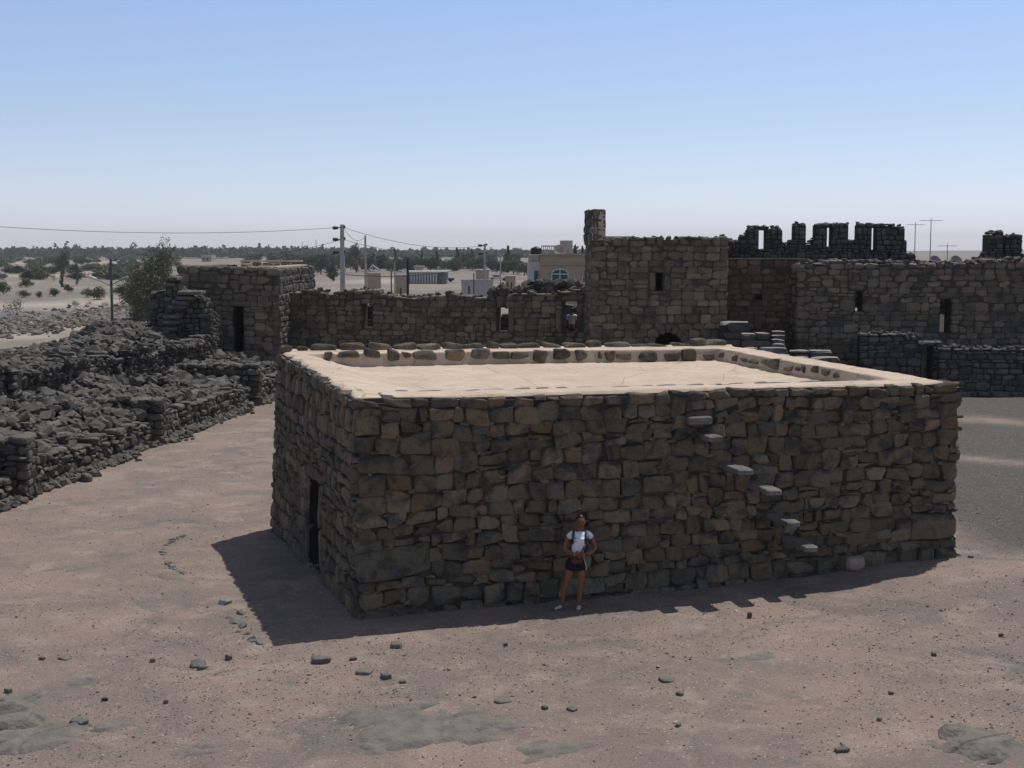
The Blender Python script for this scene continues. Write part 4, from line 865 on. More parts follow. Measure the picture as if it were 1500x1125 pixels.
outs = [(590, 1068, 250, 90, 'broad weathered bedrock hump in the lower centre of the picture', .14), (700, 1052, 130, 60, 'pale cracked bedrock slab right of the broad hump', .12), (15, 1036, 120, 60, 'smooth grey bedrock outcrop at the lower left edge', .30), (50, 1085, 140, 50, 'cracked bedrock ledge in the bottom left corner', .16),
        (810, 1100, 200, 40, 'low bedrock slab at the bottom centre edge', .1), (1440, 1088, 130, 50, 'pale bedrock lump in the bottom right corner', .22), (115, 998, 60, 18, 'small pale outcrop in the left foreground', .08), (1115, 962, 80, 16, 'thin grey bedrock patch in the right middle ground', .05), (165, 1062, 80, 30, 'low rough outcrop right of the bottom left ledge', .1), (290, 1100, 110, 20, 'faint buried slab at the bottom edge left of the broad hump', .06)]
for i, b in enumerate(outs): outcrop(*b[:5], i + 1, b[5])
# broken kerb of flat stones left of the hall
kp = [(270, 785), (255, 791), (245, 799), (239, 809), (240, 819), (248, 829), (262, 837), (278, 842)]
kerb = empty('stone_kerb', (*on_ground(245, 815)[:2], 0), 'curved kerb of small half buried stones left of the hall shadow', 'kerb')
mb = MB(); rng = np.random.RandomState(71)
for a, b in zip(kp[:-1], kp[1:]):
    for t in (0, .33, .66):
        x, y, z = on_ground(a[0] * (1 - t) + b[0] * t, a[1] * (1 - t) + b[1] * t); scatter(mb, ROCKS, [[x, y, z - .015]], [rng.uniform(.06, .11)], rng, .25)
mb.build('kerb_stones', M['slab'], kerb)
k2 = empty('stone_kerb', (*on_ground(360, 920)[:2], 0), 'broken line of thin flat stones along the long edge of the hall shadow', 'kerb')
mb = MB()
for a, b in ((338, 905), (345, 912), (352, 919), (350, 925), (362, 928), (366, 936), (374, 938), (382, 942), (330, 884), (352, 900)):
    x, y, z = on_ground(a, b); scatter(mb, ROCKS, [[x, y, z - .03]], [rng.uniform(.09, .17)], rng, .25)
mb.build('kerb_stones', M['slab'], k2)
# gravel
mb = MB(); rng = np.random.RandomState(31); n_ = 52000
px_ = rng.uniform(-60, 1560, n_); py_ = 1125 - 560 * rng.rand(n_) ** .8
pz_ = []; rr = np.stack([np.array(ray(a, b)) for a, b in zip(px_, py_)]); t = (0 - CAM_H) / rr[:, 2]; gxx, gyy = rr[:, 0] * t, rr[:, 1] * t
dens = .5 + .5 * nz(V3(gxx, gyy), .45) + .35 * nz(V3(gxx, gyy), 1.4, 2)
keep = (rng.rand(n_) < dens.clip(.12, 1)) & (gyy < 62) & (gxx > X0(gyy) + .1)
gxx, gyy = gxx[keep], gyy[keep]; sz = (rng.lognormal(-4.45, .42, len(gxx))).clip(.006, .045)
scatter(mb, PEBS, np.stack([gxx, gyy, ground_z(gxx, gyy) + sz * .2], -1), sz, rng, .5)
mb.build('gravel', M['pebble'], kind='stuff')
# debris strip out on the plain beyond the ruins
mb = MB(); n_ = 2600; px_ = rng.uniform(-40, 175, n_); py_ = np.interp(px_, [-40, 60, 110, 175], [484, 476, 468, 464]) + rng.normal(0, 6.5, n_)
P_ = np.array([tuple(atz(a, b, -1.05)) for a, b in zip(px_, py_)]); sz = rng.lognormal(-1.7, .5, n_).clip(.08, .55)
P_[:, 2] = ground_z(P_[:, 0], P_[:, 1]) + sz * .2; scatter(mb, ROCKS, P_, sz, rng, .8)
tag(mb.build('stone_debris', [M['debris']], kind='stuff'), 'strip of brown stone debris on the plain beyond the ruins', 'debris')
# ------------------------------------------------------------------ VEGETATION
def leaves(center, rad, n, size, rng, clumps=9, shape='bush', aspect=(.5, 1.)):
    """leaf quads gathered in clumps; returns v,f"""
    cc = rng.normal(size=(clumps, 3)); cc /= np.linalg.norm(cc, axis=1)[:, None]; cc *= rng.uniform(.25, .8, (clumps, 1)); 
    if shape == 'bush': cc[:, 2] = np.abs(cc[:, 2]) * .9 - .25
    if shape == 'cone': cc[:, 2] = np.linspace(-.9, .85, clumps); cc[:, :2] *= ((1 - cc[:, 2:]) * .42)
    if shape == 'column': cc[:, 2] = np.linspace(-.85, .9, clumps); cc[:, :2] *= .45
    cr = rng.uniform(.22, .48, clumps)
    if shape == 'cone': cr = .12 + .30 * (1 - cc[:, 2]) / 1.6
    k_ = rng.randint(clumps, size=n); d = rng.normal(size=(n, 3)); d /= np.linalg.norm(d, axis=1)[:, None]
    p = cc[k_] + d * (cr[k_] * rng.rand(n) ** .45)[:, None]
    p = p * np.array(rad) + np.array(center)
    if shape == 'bush': p[:, 2] = np.maximum(p[:, 2], center[2] - rad[2] * .55)
    a = rng.normal(size=(n, 3)); a[:, 2] *= .7; a /= np.linalg.norm(a, axis=1)[:, None]; b = np.cross(a, rng.normal(size=(n, 3))); b /= np.linalg.norm(b, axis=1)[:, None]
    s_ = size * rng.uniform(.6, 1.4, n)[:, None]; a = a * s_; b = b * s_ * rng.uniform(*aspect, (n, 1))
    v = np.stack([p - a * .5, p + b * .5, p + a * .5, p - b * .5], 1).reshape(-1, 3); f = np.arange(4 * n).reshape(n, 4); return v, f
_tpl = {}
def plant_meshes(kind, var):
    key = (kind, var)
    if key in _tpl: return _tpl[key]
    rng = np.random.RandomState(abs(hash(str(key))) % 1000 if False else sum(map(ord, kind)) + var * 13)
    mb = MB(); tb = MB()
    if kind == 'bush': v, f = leaves((0, 0, .45), (.5, .5, .75), 1100, .075, rng, 14); mb.add(v, f)
    elif kind == 'sparse': v, f = leaves((0, 0, .5), (.5, .5, .75), 520, .05, rng, 20); mb.add(v, f)
    elif kind == 'tree': v, f = leaves((0, 0, .5), (.5, .5, .52), 2600, .055, rng, 26, 'round'); mb.add(v, f)
    elif kind == 'feather': v, f = leaves((0, 0, .47), (.6, .6, .55), 6000, .042, rng, 40, 'column', (.3, .65)); mb.add(v, f)
    elif kind == 'conifer': v, f = leaves((0, 0, .52), (.55, .55, .52), 1600, .06, rng, 14, 'cone'); mb.add(v, f)
    elif kind == 'column': v, f = leaves((0, 0, .5), (.5, .5, .5), 1400, .05, rng, 12, 'column'); mb.add(v, f)
    th = .03 if kind in ('tree', 'feather', 'conifer', 'column') else .012
    top = .75 if th > .02 else .45
    for q in range(1 if th > .02 else 0): tb.tube([(0, 0, -.06), (.01, .0, top * .5), (.0, .01, top)], [th, th * .7, th * .25], 7)
    for q in range(8):
        an = rng.uniform(0, 6.28); z0 = rng.uniform(.12, .45) if th > .02 else -.03; r_ = rng.uniform(.15, .33)
        tb.tube([(0, 0, z0), (r_ * .45 * math.cos(an), r_ * .45 * math.sin(an), z0 + .15), (r_ * math.cos(an), r_ * math.sin(an), z0 + .36)], [th * .5, th * .35, th * .1], 5)
    _tpl[key] = (mb.mesh('crown'), tb.mesh('trunk')); return _tpl[key]
_ml = {}
def plant(px, base, wpx, hpx, kind, mat, label, cat=None, group=None, var=None, zb=-1.05, lean=0):
    p = atz(px, base, zb)
    for _ in range(3): z = gz(p.x, p.y); p = atz(px, base, z)
    d = p.y / FPX; h_ = hpx * d; w_ = wpx * d
    var = (int(px) * 7 + int(base)) % 3 if var is None else var
    cm, tm = plant_meshes(kind, var); key = (kind, var, mat)
    if key not in _ml:
        c2 = cm.copy(); c2.materials.append(M[mat]); t2 = tm.copy(); t2.materials.append(M['bark']); _ml[key] = (c2, t2)
    woody = kind in ('tree', 'feather', 'conifer', 'column')
    nm = {'bush': 'shrub', 'sparse': 'shrub', 'tree': 'tree', 'feather': 'tamarisk_tree', 'conifer': 'conifer_tree', 'column': 'cypress_tree'}[kind]
    o = empty(nm, (p.x, p.y, z - .05), label, cat or ('tree' if woody else 'shrub'), group, rz=(px * .37) % 6.28); o.scale = (w_, w_, h_)
    if lean: o.rotation_euler = (0, lean, 0)
    for n_, m_ in (('crown' if woody else 'foliage', _ml[key][0]), ('trunk' if woody else 'stem', _ml[key][1])):
        c = bpy.data.objects.new(n_, m_); C.objects.link(c); c.parent = o
    return o
PL = [(40, 421, 30, 14, 'bush', 'leaf', 'compact dark green shrub alone on pale sand left of the lamp post'), (6, 431, 30, 22, 'bush', 'olive', 'shrub cut by the left edge of the photo'), (36, 436, 24, 13, 'bush', 'olive', 'olive shrub just below the compact dark green one'),
      (56, 436, 18, 11, 'bush', 'wheat', 'dry pinkish brown shrub right of the olive shrub'), (82, 434, 28, 14, 'bush', 'leaf', 'green shrub at the foot of the tall leafy tree'), (100, 429, 17, 15, 'bush', 'dkleaf', 'round dark bush under the tall leafy tree'),
      (92, 421, 19, 26, 'column', 'dkleaf', 'tall dark leafy bush standing alone in mid plain'), (113, 417, 13, 32, 'column', 'grey_leaf', 'slim greyish tree right of the tall dark bush'), (78, 413, 10, 14, 'sparse', 'grey_leaf', 'thin sparse sapling left of the tall dark bush'),
      (94, 401, 30, 36, 'tree', 'grey_leaf', 'tallest grey green tree rising behind the plain shrubs'), (82, 388, 28, 18, 'tree', 'grey_leaf', 'wide grey tree left of the tallest one'), (117, 386, 24, 16, 'tree', 'grey_leaf', 'wide grey tree right of the tallest one'),
      (22, 467, 38, 36, 'sparse', 'olive', 'large airy olive bush in front of the asphalt at the left'), (110, 452, 24, 14, 'sparse', 'grey_leaf', 'thin straggling plant at the edge of the asphalt'), (132, 448, 14, 8, 'sparse', 'wheat', 'dry tuft at the far side of the asphalt'),
      (140, 439, 40, 22, 'bush', 'olive', 'broad olive bush just left of the lamp post'), (128, 436, 22, 16, 'bush', 'wheat', 'brown bush at the left end of the bush row'), (178, 437, 34, 24, 'bush', 'leaf', 'bright green bush right of the lamp post'), (192, 449, 40, 28, 'bush', 'olive', 'large olive bush left of the feathery tree'),
      (180, 457, 36, 14, 'sparse', 'grey_leaf', 'grey straggling bush at the roadside right of the lamp post'), (154, 452, 16, 12, 'sparse', 'grey_leaf', 'small grey bush at the roadside left of the lamp post'), (200, 474, 62, 80, 'feather', 'olive', 'large feathery olive tamarisk left of the tower'), (242, 474, 56, 110, 'feather', 'olive', 'tallest feathery tamarisk standing against the tower'), (221, 474, 62, 96, 'feather', 'olive', 'small feathery tamarisk at the edge of the clump')]
for a in PL: plant(*a)
rng = np.random.RandomState(12)
for i in range(150):
    b = rng.choice([379, 381, 384, 387, 391, 396, 401, 409]) + rng.uniform(-1, 1); px = rng.uniform(-10, 262) if b < 395 else rng.choice([rng.uniform(-5, 75), rng.uniform(105, 205)])
    s_ = (b - 367) / 26
    plant(px, b, 9 + 20 * s_ * rng.uniform(.6, 1.2), 2.6 + 8 * s_ * rng.uniform(.6, 1.1), 'bush', rng.choice(['olive', 'grey_leaf', 'leaf', 'dkleaf']), 'tiny shrub on the ' + ('farthest strip of plain below the distant wood' if b < 386 else 'pale middle plain left of the tamarisks' if b < 398 else 'nearer plain around the lone leafy bushes'), group='shrubs scattered over the plain')
midt = [(470, 402, 34, 38, 'tree', 'grey_leaf'), (488, 412, 26, 28, 'tree', 'dkleaf'), (505, 400, 34, 40, 'tree', 'grey_leaf'), (522, 399, 30, 42, 'tree', 'grey_leaf'), (540, 398, 26, 34, 'tree', 'grey_leaf'), (556, 397, 26, 30, 'tree', 'dkleaf'), (455, 399, 30, 34, 'tree', 'grey_leaf'),
        (584, 397, 14, 34, 'conifer', 'dkleaf'), (598, 397, 26, 26, 'tree', 'dkleaf'), (618, 397, 10, 30, 'conifer', 'dkleaf'), (640, 396, 14, 28, 'conifer', 'dkleaf'), (652, 397, 24, 22, 'tree', 'grey_leaf'), (630, 397, 26, 22, 'tree', 'dkleaf'),
        (674, 393, 20, 30, 'conifer', 'dkleaf'), (685, 394, 22, 30, 'tree', 'dkleaf'), (696, 393, 18, 28, 'conifer', 'dkleaf'), (668, 397, 26, 18, 'tree', 'grey_leaf'), (722, 398, 26, 22, 'tree', 'grey_leaf'), (744, 399, 22, 38, 'conifer', 'leaf'), (752, 402, 30, 28, 'tree', 'leaf'), (735, 401, 26, 24, 'tree', 'dkleaf'), (768, 404, 26, 26, 'tree', 'grey_leaf'),
        (842, 412, 22, 52, 'conifer', 'dkleaf'), (853, 412, 18, 50, 'conifer', 'dkleaf'), (862, 412, 18, 50, 'conifer', 'dkleaf'), (575, 399, 22, 22, 'tree', 'grey_leaf'), (606, 399, 24, 20, 'tree', 'dkleaf'), (440, 396, 30, 30, 'tree', 'grey_leaf'), (422, 392, 30, 26, 'tree', 'grey_leaf'), (400, 388, 34, 22, 'tree', 'grey_leaf'), (372, 386, 34, 20, 'tree', 'grey_leaf')]
labs = {584: 'dark leaning conifer rising above the others left of the white low building', 744: 'green pointed conifer left of the beige house', 674: 'left dark conifer of the pair before the double lamp pole', 696: 'right dark conifer of the pair before the double lamp pole', 842: 'dark conifer just behind the beige house roof'}
rng = np.random.RandomState(21)
for i in range(34):
    px = rng.uniform(430, 770); midt.append((px, rng.uniform(391, 399), rng.uniform(22, 34), rng.uniform(15, 26), 'tree', rng.choice(['dkleaf', 'grey_leaf', 'leaf'])))
for a in midt: plant(*a, labs.get(a[0], 'grey green tree in the belt behind the back wall' if a[4] == 'tree' else 'dark conifer in the belt behind the back wall'), group=None if a[0] in labs else ('trees of the belt behind the back wall' if a[4] == 'tree' else 'conifers of the belt'), lean=-.18 if a[0] in (584, 674, 696) else 0)
# far wood on the horizon
mb = MB(); rng = np.random.RandomState(77); 
for i in range(2200):
    D_ = rng.uniform(1350, 1900); a = rng.uniform(-.42, .16); h_ = rng.uniform(7.5, 11.5) * (1.35 if rng.rand() < .05 else 1) * (.8 if a > -.1 else 1); w_ = rng.uniform(9, 16)
    v, f = leaves((a * D_, D_, -1 + h_ * .48), (w_ * .5, w_ * .5, h_ * .6), 42, 3.4, rng, 6, 'round'); mb.add(v, f)
mb.build('woodland', M['dkleaf'], kind='stuff')
# ------------------------------------------------------------------ POLES, LAMPS, WIRES
def at_px(px, py, Y_): p = aty(px, py, Y_); return p
def pole(px, ytop, Y_, r0, r1, mat, label, name='utility_pole', cat='pole', arms=(), side=-1):
    p = at_px(px, ytop, Y_); zb = gz(p.x, p.y) - .1; o = empty(name, (p.x, p.y, zb), label, cat)
    mb = MB(); mb.tube([(p.x, p.y, zb), (p.x, p.y, p.z)], [r0, r1], 10); mb.build('mast', M[mat], o)
    for (ya, ln) in arms:
        z = at_px(px, ya, Y_).z; mb = MB(); mb.tube([(p.x + .35 * -side * ln, p.y, z - .1), (p.x + side * ln, p.y, z)], .05, 6); mb.build('crossarm', M['darkmetal'], o)
        mb = MB(); mb.lathe((p.x + side * ln, p.y, z - .05), [(.0, -.28), (.17, -.24), (.10, -.14), (.2, -.06), (.10, .03), (.17, .12), (.05, .22), (0, .24)], 10, rot=Matrix.Rotation(math.pi / 2, 3, 'Y')); mb.build('insulator', M['darkmetal'], o)
        mb = MB(); mb.lathe((p.x - side * .2, p.y, z + .02), [(.0, -.1), (.12, -.06), (.07, 0), (.12, .08), (0, .18)], 8); mb.build('insulator', M['darkmetal'], o)
    return o, p
pole(501, 329, 118, .28, .17, 'concrete', 'tall concrete utility pole with three black insulators behind the curtain wall', arms=((333, .55), (350, .55), (369, .55)))
pole(535, 345, 135, .16, .09, 'concrete', 'plain slim pole without arms, right of the tall insulator pole')
pole(710, 357, 150, .2, .12, 'concrete', 'concrete pole with dark fittings left of the beige house', arms=((359, .45), (371, .45)))
pole(597, 379, 112, .12, .10, 'darkmetal', 'thick dark post above the middle of the curtain wall', name='post')
pole(573, 397, 112, .06, .05, 'darkmetal', 'thin dark post left of the thick dark one', name='post'); pole(587, 422, 100, .08, .07, 'wood', 'short black stump of a post on the far side of the wall', name='post')
pole(578, 383, 190, .1, .07, 'concrete', 'distant slim pole between the trees', name='post'); pole(687, 419, 100, .07, .06, 'darkmetal', 'short dark post near the right part of the curtain wall', name='post')
pole(733, 371, 200, .12, .08, 'concrete', 'distant thin pole just right of the concrete pole with fittings'); pole(694, 400, 130, .07, .05, 'darkmetal', 'thin dark post left of the concrete pole with fittings', name='post')
for px, yt, Y_ in ((443, 354, 700), (463, 351, 700), (618, 362, 600)): pole(px, yt, Y_, .25, .12, 'metal', {443: 'left of two faint far masts above the trees', 463: 'right of two faint far masts above the trees', 618: 'faint far mast above the belt of trees'}[px], name='radio_mast', cat='mast')
# double street lamp
Yl = 118.; p = at_px(162, 379, Yl); zb = gz(p.x, p.y) - .1; lamp = empty('street_lamp', (p.x, p.y, zb), 'double armed street lamp on a dark pole beyond the ruins', 'street lamp')
mb = MB(); mb.tube([(p.x, p.y, zb), (p.x, p.y, p.z)], [.13, .10], 10); mb.build('pole', M['lamppost'], lamp)
for (pa, ya) in ((137, 407), (180, 408)):
    q = at_px(pa, ya, Yl); b0 = at_px(162, 418, Yl); s_ = 1 if pa > 162 else -1
    mb = MB(); mb.tube([tuple(b0), ((b0.x * .6 + q.x * .4), Yl, b0.z * .55 + q.z * .45 - .05), (q.x, Yl, q.z - .05)], [.05, .045, .04], 7); mb.build('arm', M['metal'], lamp)
    mb = MB(); full, ff = cube_template(4, False); qf = full / ((np.abs(full) ** 3).sum(-1) ** (1 / 3))[:, None]; qf = qf * [.42, .18, .13]; ang = -.35 * s_ * -1
    qf = qf @ np.array([[math.cos(ang), 0, math.sin(ang)], [0, 1, 0], [-math.sin(ang), 0, math.cos(ang)]]); mb.add(qf + [q.x + s_ * .1, Yl, q.z], ff); mb.build('lamp_head', M['lampw' if s_ < 0 else 'metal'], lamp, smooth=True)
q = at_px(167, 381, Yl); mb = MB(); mb.tube([(p.x - .1, p.y, p.z - .2), (p.x + .5, p.y, p.z - .15)], .05, 6); mb.lathe((p.x + .42, p.y, p.z - .12), [(0, -.1), (.08, -.05), (.08, .08), (0, .14)], 8); mb.build('crossarm', M['darkmetal'], lamp)
def wire(a, b, sag, r, label, group=None, n=26):
    a, b = Vector(a), Vector(b); pts = []
    for i in range(n): t = i / (n - 1); q = a.lerp(b, t); q.z -= sag * 4 * t * (1 - t); pts.append(q)
    mb = MB(); mb.tube(pts, r, 5); return tag(mb.build('power_line', M['wire']), label, 'cable', group)
wire(at_px(-60, 328, 95), at_px(498, 333, 118), .55, .018, 'topmost power line crossing the sky at the left')
wire(at_px(503, 333, 118), at_px(708, 360, 150), .8, .02, 'upper power line between the two insulator poles'); wire(at_px(503, 351, 118), at_px(708, 371, 150), .7, .02, 'lower power line between the two insulator poles')
wire(at_px(503, 333, 118), at_px(535, 347, 135), .7, .018, 'short slack cable from the tall pole to the slim pole'); wire(at_px(200, 372, 118), at_px(498, 352, 118), .9, .016, 'second power line running left from the tall pole')
wire(at_px(120, 405, 118), at_px(498, 369, 118), 1.2, .016, 'lowest power line running left from the tall pole'); wire(at_px(462, 397, 118), at_px(712, 385, 150), .9, .035, 'thick cable passing low behind the poles')
wire(at_px(-60, 388, 140), at_px(162, 391, Yl), .4, .018, 'thin cable reaching the street lamp from the left edge')
# ------------------------------------------------------------------ BUILDINGS BEYOND THE WALL
Yh = 104.; hx0, hx1 = xa(791, Yh), xa(900, Yh); hz = za(373, Yh); zb = -1.6
bh = empty('beige_house', (hx0, Yh, zb), 'beige flat roofed house with green arched windows behind the curtain wall', 'house')
mb = MB(); mb.box(((hx0 + hx1) / 2, Yh + 5, (hz + zb) / 2), (hx1 - hx0, 10, hz - zb)); mb.build('wall', M['beige'], bh)
mb = MB(); mb.box(((hx0 + hx1) / 2, Yh - .04, za(387, Yh)), (hx1 - hx0 + .02, .12, .10)); mb.box(((hx0 + hx1) / 2, Yh - .03, za(390, Yh)), (hx1 - hx0 + .02, .1, .06)); mb.box(((hx0 + hx1) / 2, Yh - .02, hz + .02), (hx1 - hx0 + .1, .4, .14)); mb.build('cornice', M['beige'], bh)
wx0, wx1 = xa(774, Yh + .9), hx0; mb = MB(); mb.box(((wx0 + wx1) / 2 - .002, Yh + 4.4, (za(384, Yh) + zb) / 2), (wx1 - wx0, 7.5, za(384, Yh) - zb)); mb.build('side_wing', M['white'], bh)
mb = MB(); mb.box(((wx0 + wx1) / 2 + .02, Yh + 4.6, (za(384, Yh) + hz) / 2 - .02), (wx1 - wx0 - .1, 7, hz - za(384, Yh))); mb.build('upper_wing', M['beige'], bh)
def arch_win(pxa, pxb, yt, yb, Y_, par):
    a, b = xa(pxa, Y_), xa(pxb, Y_); cx = (a + b) / 2; rr_ = (b - a) / 2; zt_ = za(yt, Y_); z0 = za(yb, Y_); zc = zt_ - rr_ * .62
    fr = MB(); gl = MB(); k_ = 16; vs = [(cx + rr_ * math.cos(math.pi * i / k_), Y_ - .03, zc + rr_ * .62 * math.sin(math.pi * i / k_)) for i in range(k_ + 1)] + [(a, Y_ - .03, z0), (b, Y_ - .03, z0)]
    n0 = len(vs); vs.append((cx, Y_ - .03, zc)); fs = [[i, i + 1, n0, -1] for i in range(k_)] + [[k_, k_ + 1, n0, -1], [k_ + 1, k_ + 2, n0, -1], [k_ + 2, 0, n0, -1]]
    gl.add(vs, fs); gl.build('window_pane', M['teal'], par)
    fr.tube([(cx + rr_ * math.cos(math.pi * i / k_), Y_ - .06, zc + rr_ * .62 * math.sin(math.pi * i / k_)) for i in range(k_ + 1)], .07, 6); fr.box((cx, Y_ - .06, (zt_ + z0) / 2), (.09, .08, zt_ - z0)); fr.box((cx, Y_ - .065, zc), (b - a, .09, .09))
    fr.box((a, Y_ - .06, (zc + z0) / 2), (.09, .08, zc - z0)); fr.box((b, Y_ - .06, (zc + z0) / 2), (.09, .08, zc - z0)); fr.build('window_frame', M['white'], par)
arch_win(808, 832, 394, 415, Yh, bh); arch_win(853, 877, 398, 415, Yh, bh)
mb = MB(); mb.box((xa(785, Yh + .6), Yh + .6, za(404, Yh)), (.26, .1, .75)); mb.build('window_pane', M['teal'], bh)
sb = MB(); sb.box((xa(829, Yh + 5), Yh + 5, hz + .55), (.95, 1.6, 1.1)); sb.build('stair_box', M['concrete'], bh)
rl = MB(); a, b = xa(793, Yh + 4), xa(826, Yh + 4); rl.box(((a + b) / 2, Yh + 4, hz + .66), (b - a, .08, .1)); rl.box(((a + b) / 2, Yh + 4, hz + .33), (b - a, .05, .05))
for i in range(12): rl.box((a + (b - a) * i / 11, Yh + 4, hz + .33), (.06, .06, .66))
rl.build('roof_railing', M['concrete'], bh)
tk = MB(); tk.lathe((xa(785.5, Yh + 2), Yh + 2, hz + .02), [(0, 0), (.42, 0), (.45, .06), (.45, .38), (.40, .48), (.20, .54), (.12, .60), (0, .61)], 22); tag(tk.build('water_tank', M['tankb'], smooth=True), 'black round water tank on the beige house roof', 'water tank')
def dish(p, r, mat, label, tilt=1.15, rz=0.3):
    o = empty('satellite_dish', tuple(p), label, 'satellite dish'); rot = Matrix.Rotation(rz, 3, 'Z') @ Matrix.Rotation(tilt, 3, 'X')
    mb = MB(); pr_ = [(r * t, r * .22 * t * t) for t in np.linspace(0, 1, 8)] + [(r * 1.01, r * .25), (r, r * .26)] + [(r * t, r * .22 * t * t + .03) for t in np.linspace(.97, 0, 8)]; mb.lathe(p, pr_, 26, rot=rot); mb.build('reflector', M[mat], o, smooth=True)
    mb = MB(); f = Vector(p) + rot @ Vector((0, 0, r * .9)); mb.tube([Vector(p) + rot @ Vector((r * .8, 0, r * .2)), f], .025, 5); mb.tube([Vector(p) + rot @ Vector((-r * .8, 0, r * .2)), f], .025, 5); mb.box(tuple(f), (.12, .12, .14)); mb.build('feed_arm', M['metal'], o)
    mb = MB(); mb.tube([tuple(p), (p[0], p[1] + .1, p[2] - r * 1.15)], .05, 8); mb.build('mount', M['metal'], o)
    return o
dish(at_px(819, 368, Yh + 2), .5, 'dish', 'brown round satellite dish on the beige house roof')
# low white school-like range and small buildings
Yw = 300.; a, b = xa(598, Yw), xa(654, Yw); zt_ = za(399, Yw); lb = empty('colonnade_building', (a, Yw, -1.6), 'long low whitish building with a blue barred colonnade in the middle distance', 'building')
mb = MB(); mb.box(((a + b) / 2, Yw + 5, (zt_ - 1.6) / 2), (b - a, 8, zt_ + 1.6)); mb.build('wall', M['bluep'], lb); mb = MB(); mb.box(((a + b) / 2, Yw + 4.2, zt_ + .1), (b - a + 1, 10.5, .3)); mb.build('roof', M['white'], lb)
mb = MB()
for i in range(10): mb.box((a + .8 + (b - a - 3) * i / 9, Yw - .5, (zt_ - 1.6) / 2), (.34, .3, zt_ + 1.6))
mb.build('colonnade', M['white'], lb)
def hut(px0, px1, yt, Y_, dp, mat, label, name='small_building', yb=None, roofm=None, door=True):
    a, b = xa(px0, Y_), xa(px1, Y_); zt_ = za(yt, Y_); zb = gz((a + b) / 2, Y_) - .4; o = empty(name, (a, Y_, zb), label, 'building')
    mb = MB(); mb.box(((a + b) / 2, Y_ + dp / 2, (zt_ + zb) / 2), (b - a, dp, zt_ - zb)); mb.build('wall', M[mat], o)
    mb = MB(); mb.box(((a + b) / 2, Y_ + dp / 2, zt_ + .06), (b - a + .3, dp + .3, .14)); mb.build('roof', M[roofm or 'concrete'], o)
    if door:
        mb = MB(); w_ = (b - a)
        for t in (.25, .6): mb.box((a + w_ * t, Y_ - .02, zt_ - (zt_ - zb) * .5), (min(.9, w_ * .15), .06, (zt_ - zb) * .35))
        mb.build('window', M['darkglass'], o)
    return o
hut(607, 620, 390.5, 330, 5, 'beige', 'small reddish upper room behind the colonnade building', door=False)
hut(697, 716, 396, 230, 6, 'beige', 'small beige building at the foot of the concrete pole with fittings'); hut(676, 722, 411, 175, .5, 'concrete', 'low concrete yard wall before the small beige building', name='yard_wall', door=False)
hut(740, 755, 405, 240, 5, 'beige', 'small pale house at the edge of the trees', roofm='beige'); hut(297, 311, 374, 900, 14, 'beige', 'far pale house at the edge of the distant wood', roofm='white')
def truss(px0, px1, ypk, yb, Y_, label):
    a, b = xa(px0, Y_), xa(px1, Y_); zp = za(ypk, Y_); zb = za(yb, Y_); o = empty('open_shed', (a, Y_, zb), label, 'shed'); mb = MB(); cx = a + (b - a) * .4
    mb.tube([(a, Y_, zb), (cx, Y_, zp)], .1, 6); mb.tube([(cx, Y_, zp), (b, Y_, zb + .4)], .14, 6); mb.tube([(a, Y_, zb), (b, Y_, zb)], .08, 6)
    for t in (.2, .4, .6, .8): x = a + (b - a) * t; mb.tube([(x, Y_, zb), (x, Y_, zb + (zp - zb) * (t / .4 if t < .4 else (1 - t) / .6 + .15 * 0))], .05, 5)
    mb.build('frame', M['white'], o); mb = MB(); mb.box(((a + b) / 2, Y_ + .3, (zb - 1.1) / 2), (b - a, .2, zb + 1.1)); mb.build('wall', M['beige'], o)
truss(538, 558, 388, 400, 235, 'white gabled roof frame left of the colonnade building'); truss(578, 596, 396, 403, 235, 'smaller white gabled frame beside the colonnade building')
# parked pick-ups
def pickup(px, py, label, mat):
    x, y, z = (lambda p: (p.x, p.y, gz(p.x, p.y)))(atz(px, py, -1.05)); o = empty('parked_pickup', (x, y, z), label, 'pickup truck')
    mb = MB(); mb.box((x, y, z + .65), (4.6, 1.7, .55)); mb.box((x - .5, y, z + 1.15), (1.9, 1.55, .6), taper=.82); mb.build('body', M[mat], o)
    mb = MB(); mb.box((x - .5, y - .72, z + 1.18), (1.5, .16, .34)); mb.build('side_window', M['darkglass'], o)
    for dx in (-1.5, 1.45):
        for dy in (-.8, .8): mb = MB(); mb.lathe((x + dx, y + dy, z + .36), [(0, -.1), (.36, -.1), (.38, 0), (.36, .1), (0, .1)], 14, rot=Matrix.Rotation(math.pi / 2, 3, 'X')); mb.build('wheel', M['tankb'], o)
pickup(651, 413, 'dark pickup truck parked right of the colonnade building', 'darkmetal'); pickup(730, 411, 'pale pickup truck parked by the small white house', 'lampw')
# aerials above the east range
def aerial(px, yt, yb, Y_, arm, label):
    p = at_px(px, yt, Y_); z0 = at_px(px, yb, Y_).z - 2.2; o = empty('tv_aerial', (p.x, Y_, z0), label, 'aerial')
    mb = MB(); mb.tube([(p.x, Y_, z0), (p.x, Y_, p.z)], [.04, .025], 6); mb.build('mast', M['metal'], o); mb = MB(); w_ = arm * Y_ / FPX
    mb.tube([(p.x - w_, Y_, p.z - .05), (p.x + w_, Y_, p.z - .05)], .018, 5)
    for t in np.linspace(-1, 1, 7): mb.tube([(p.x + w_ * t, Y_ - .35, p.z - .05), (p.x + w_ * t, Y_ + .35, p.z - .05)], .012, 4)
    mb.tube([(p.x, Y_, p.z - .05), (p.x, Y_, p.z + .12)], .02, 5); mb.build('boom', M['metal'], o)
Ya = 86.
hut(1325, 1425, 388.5, Ya + 1, 8, 'beige', 'low roof carrying the aerials, behind the east range', door=False)
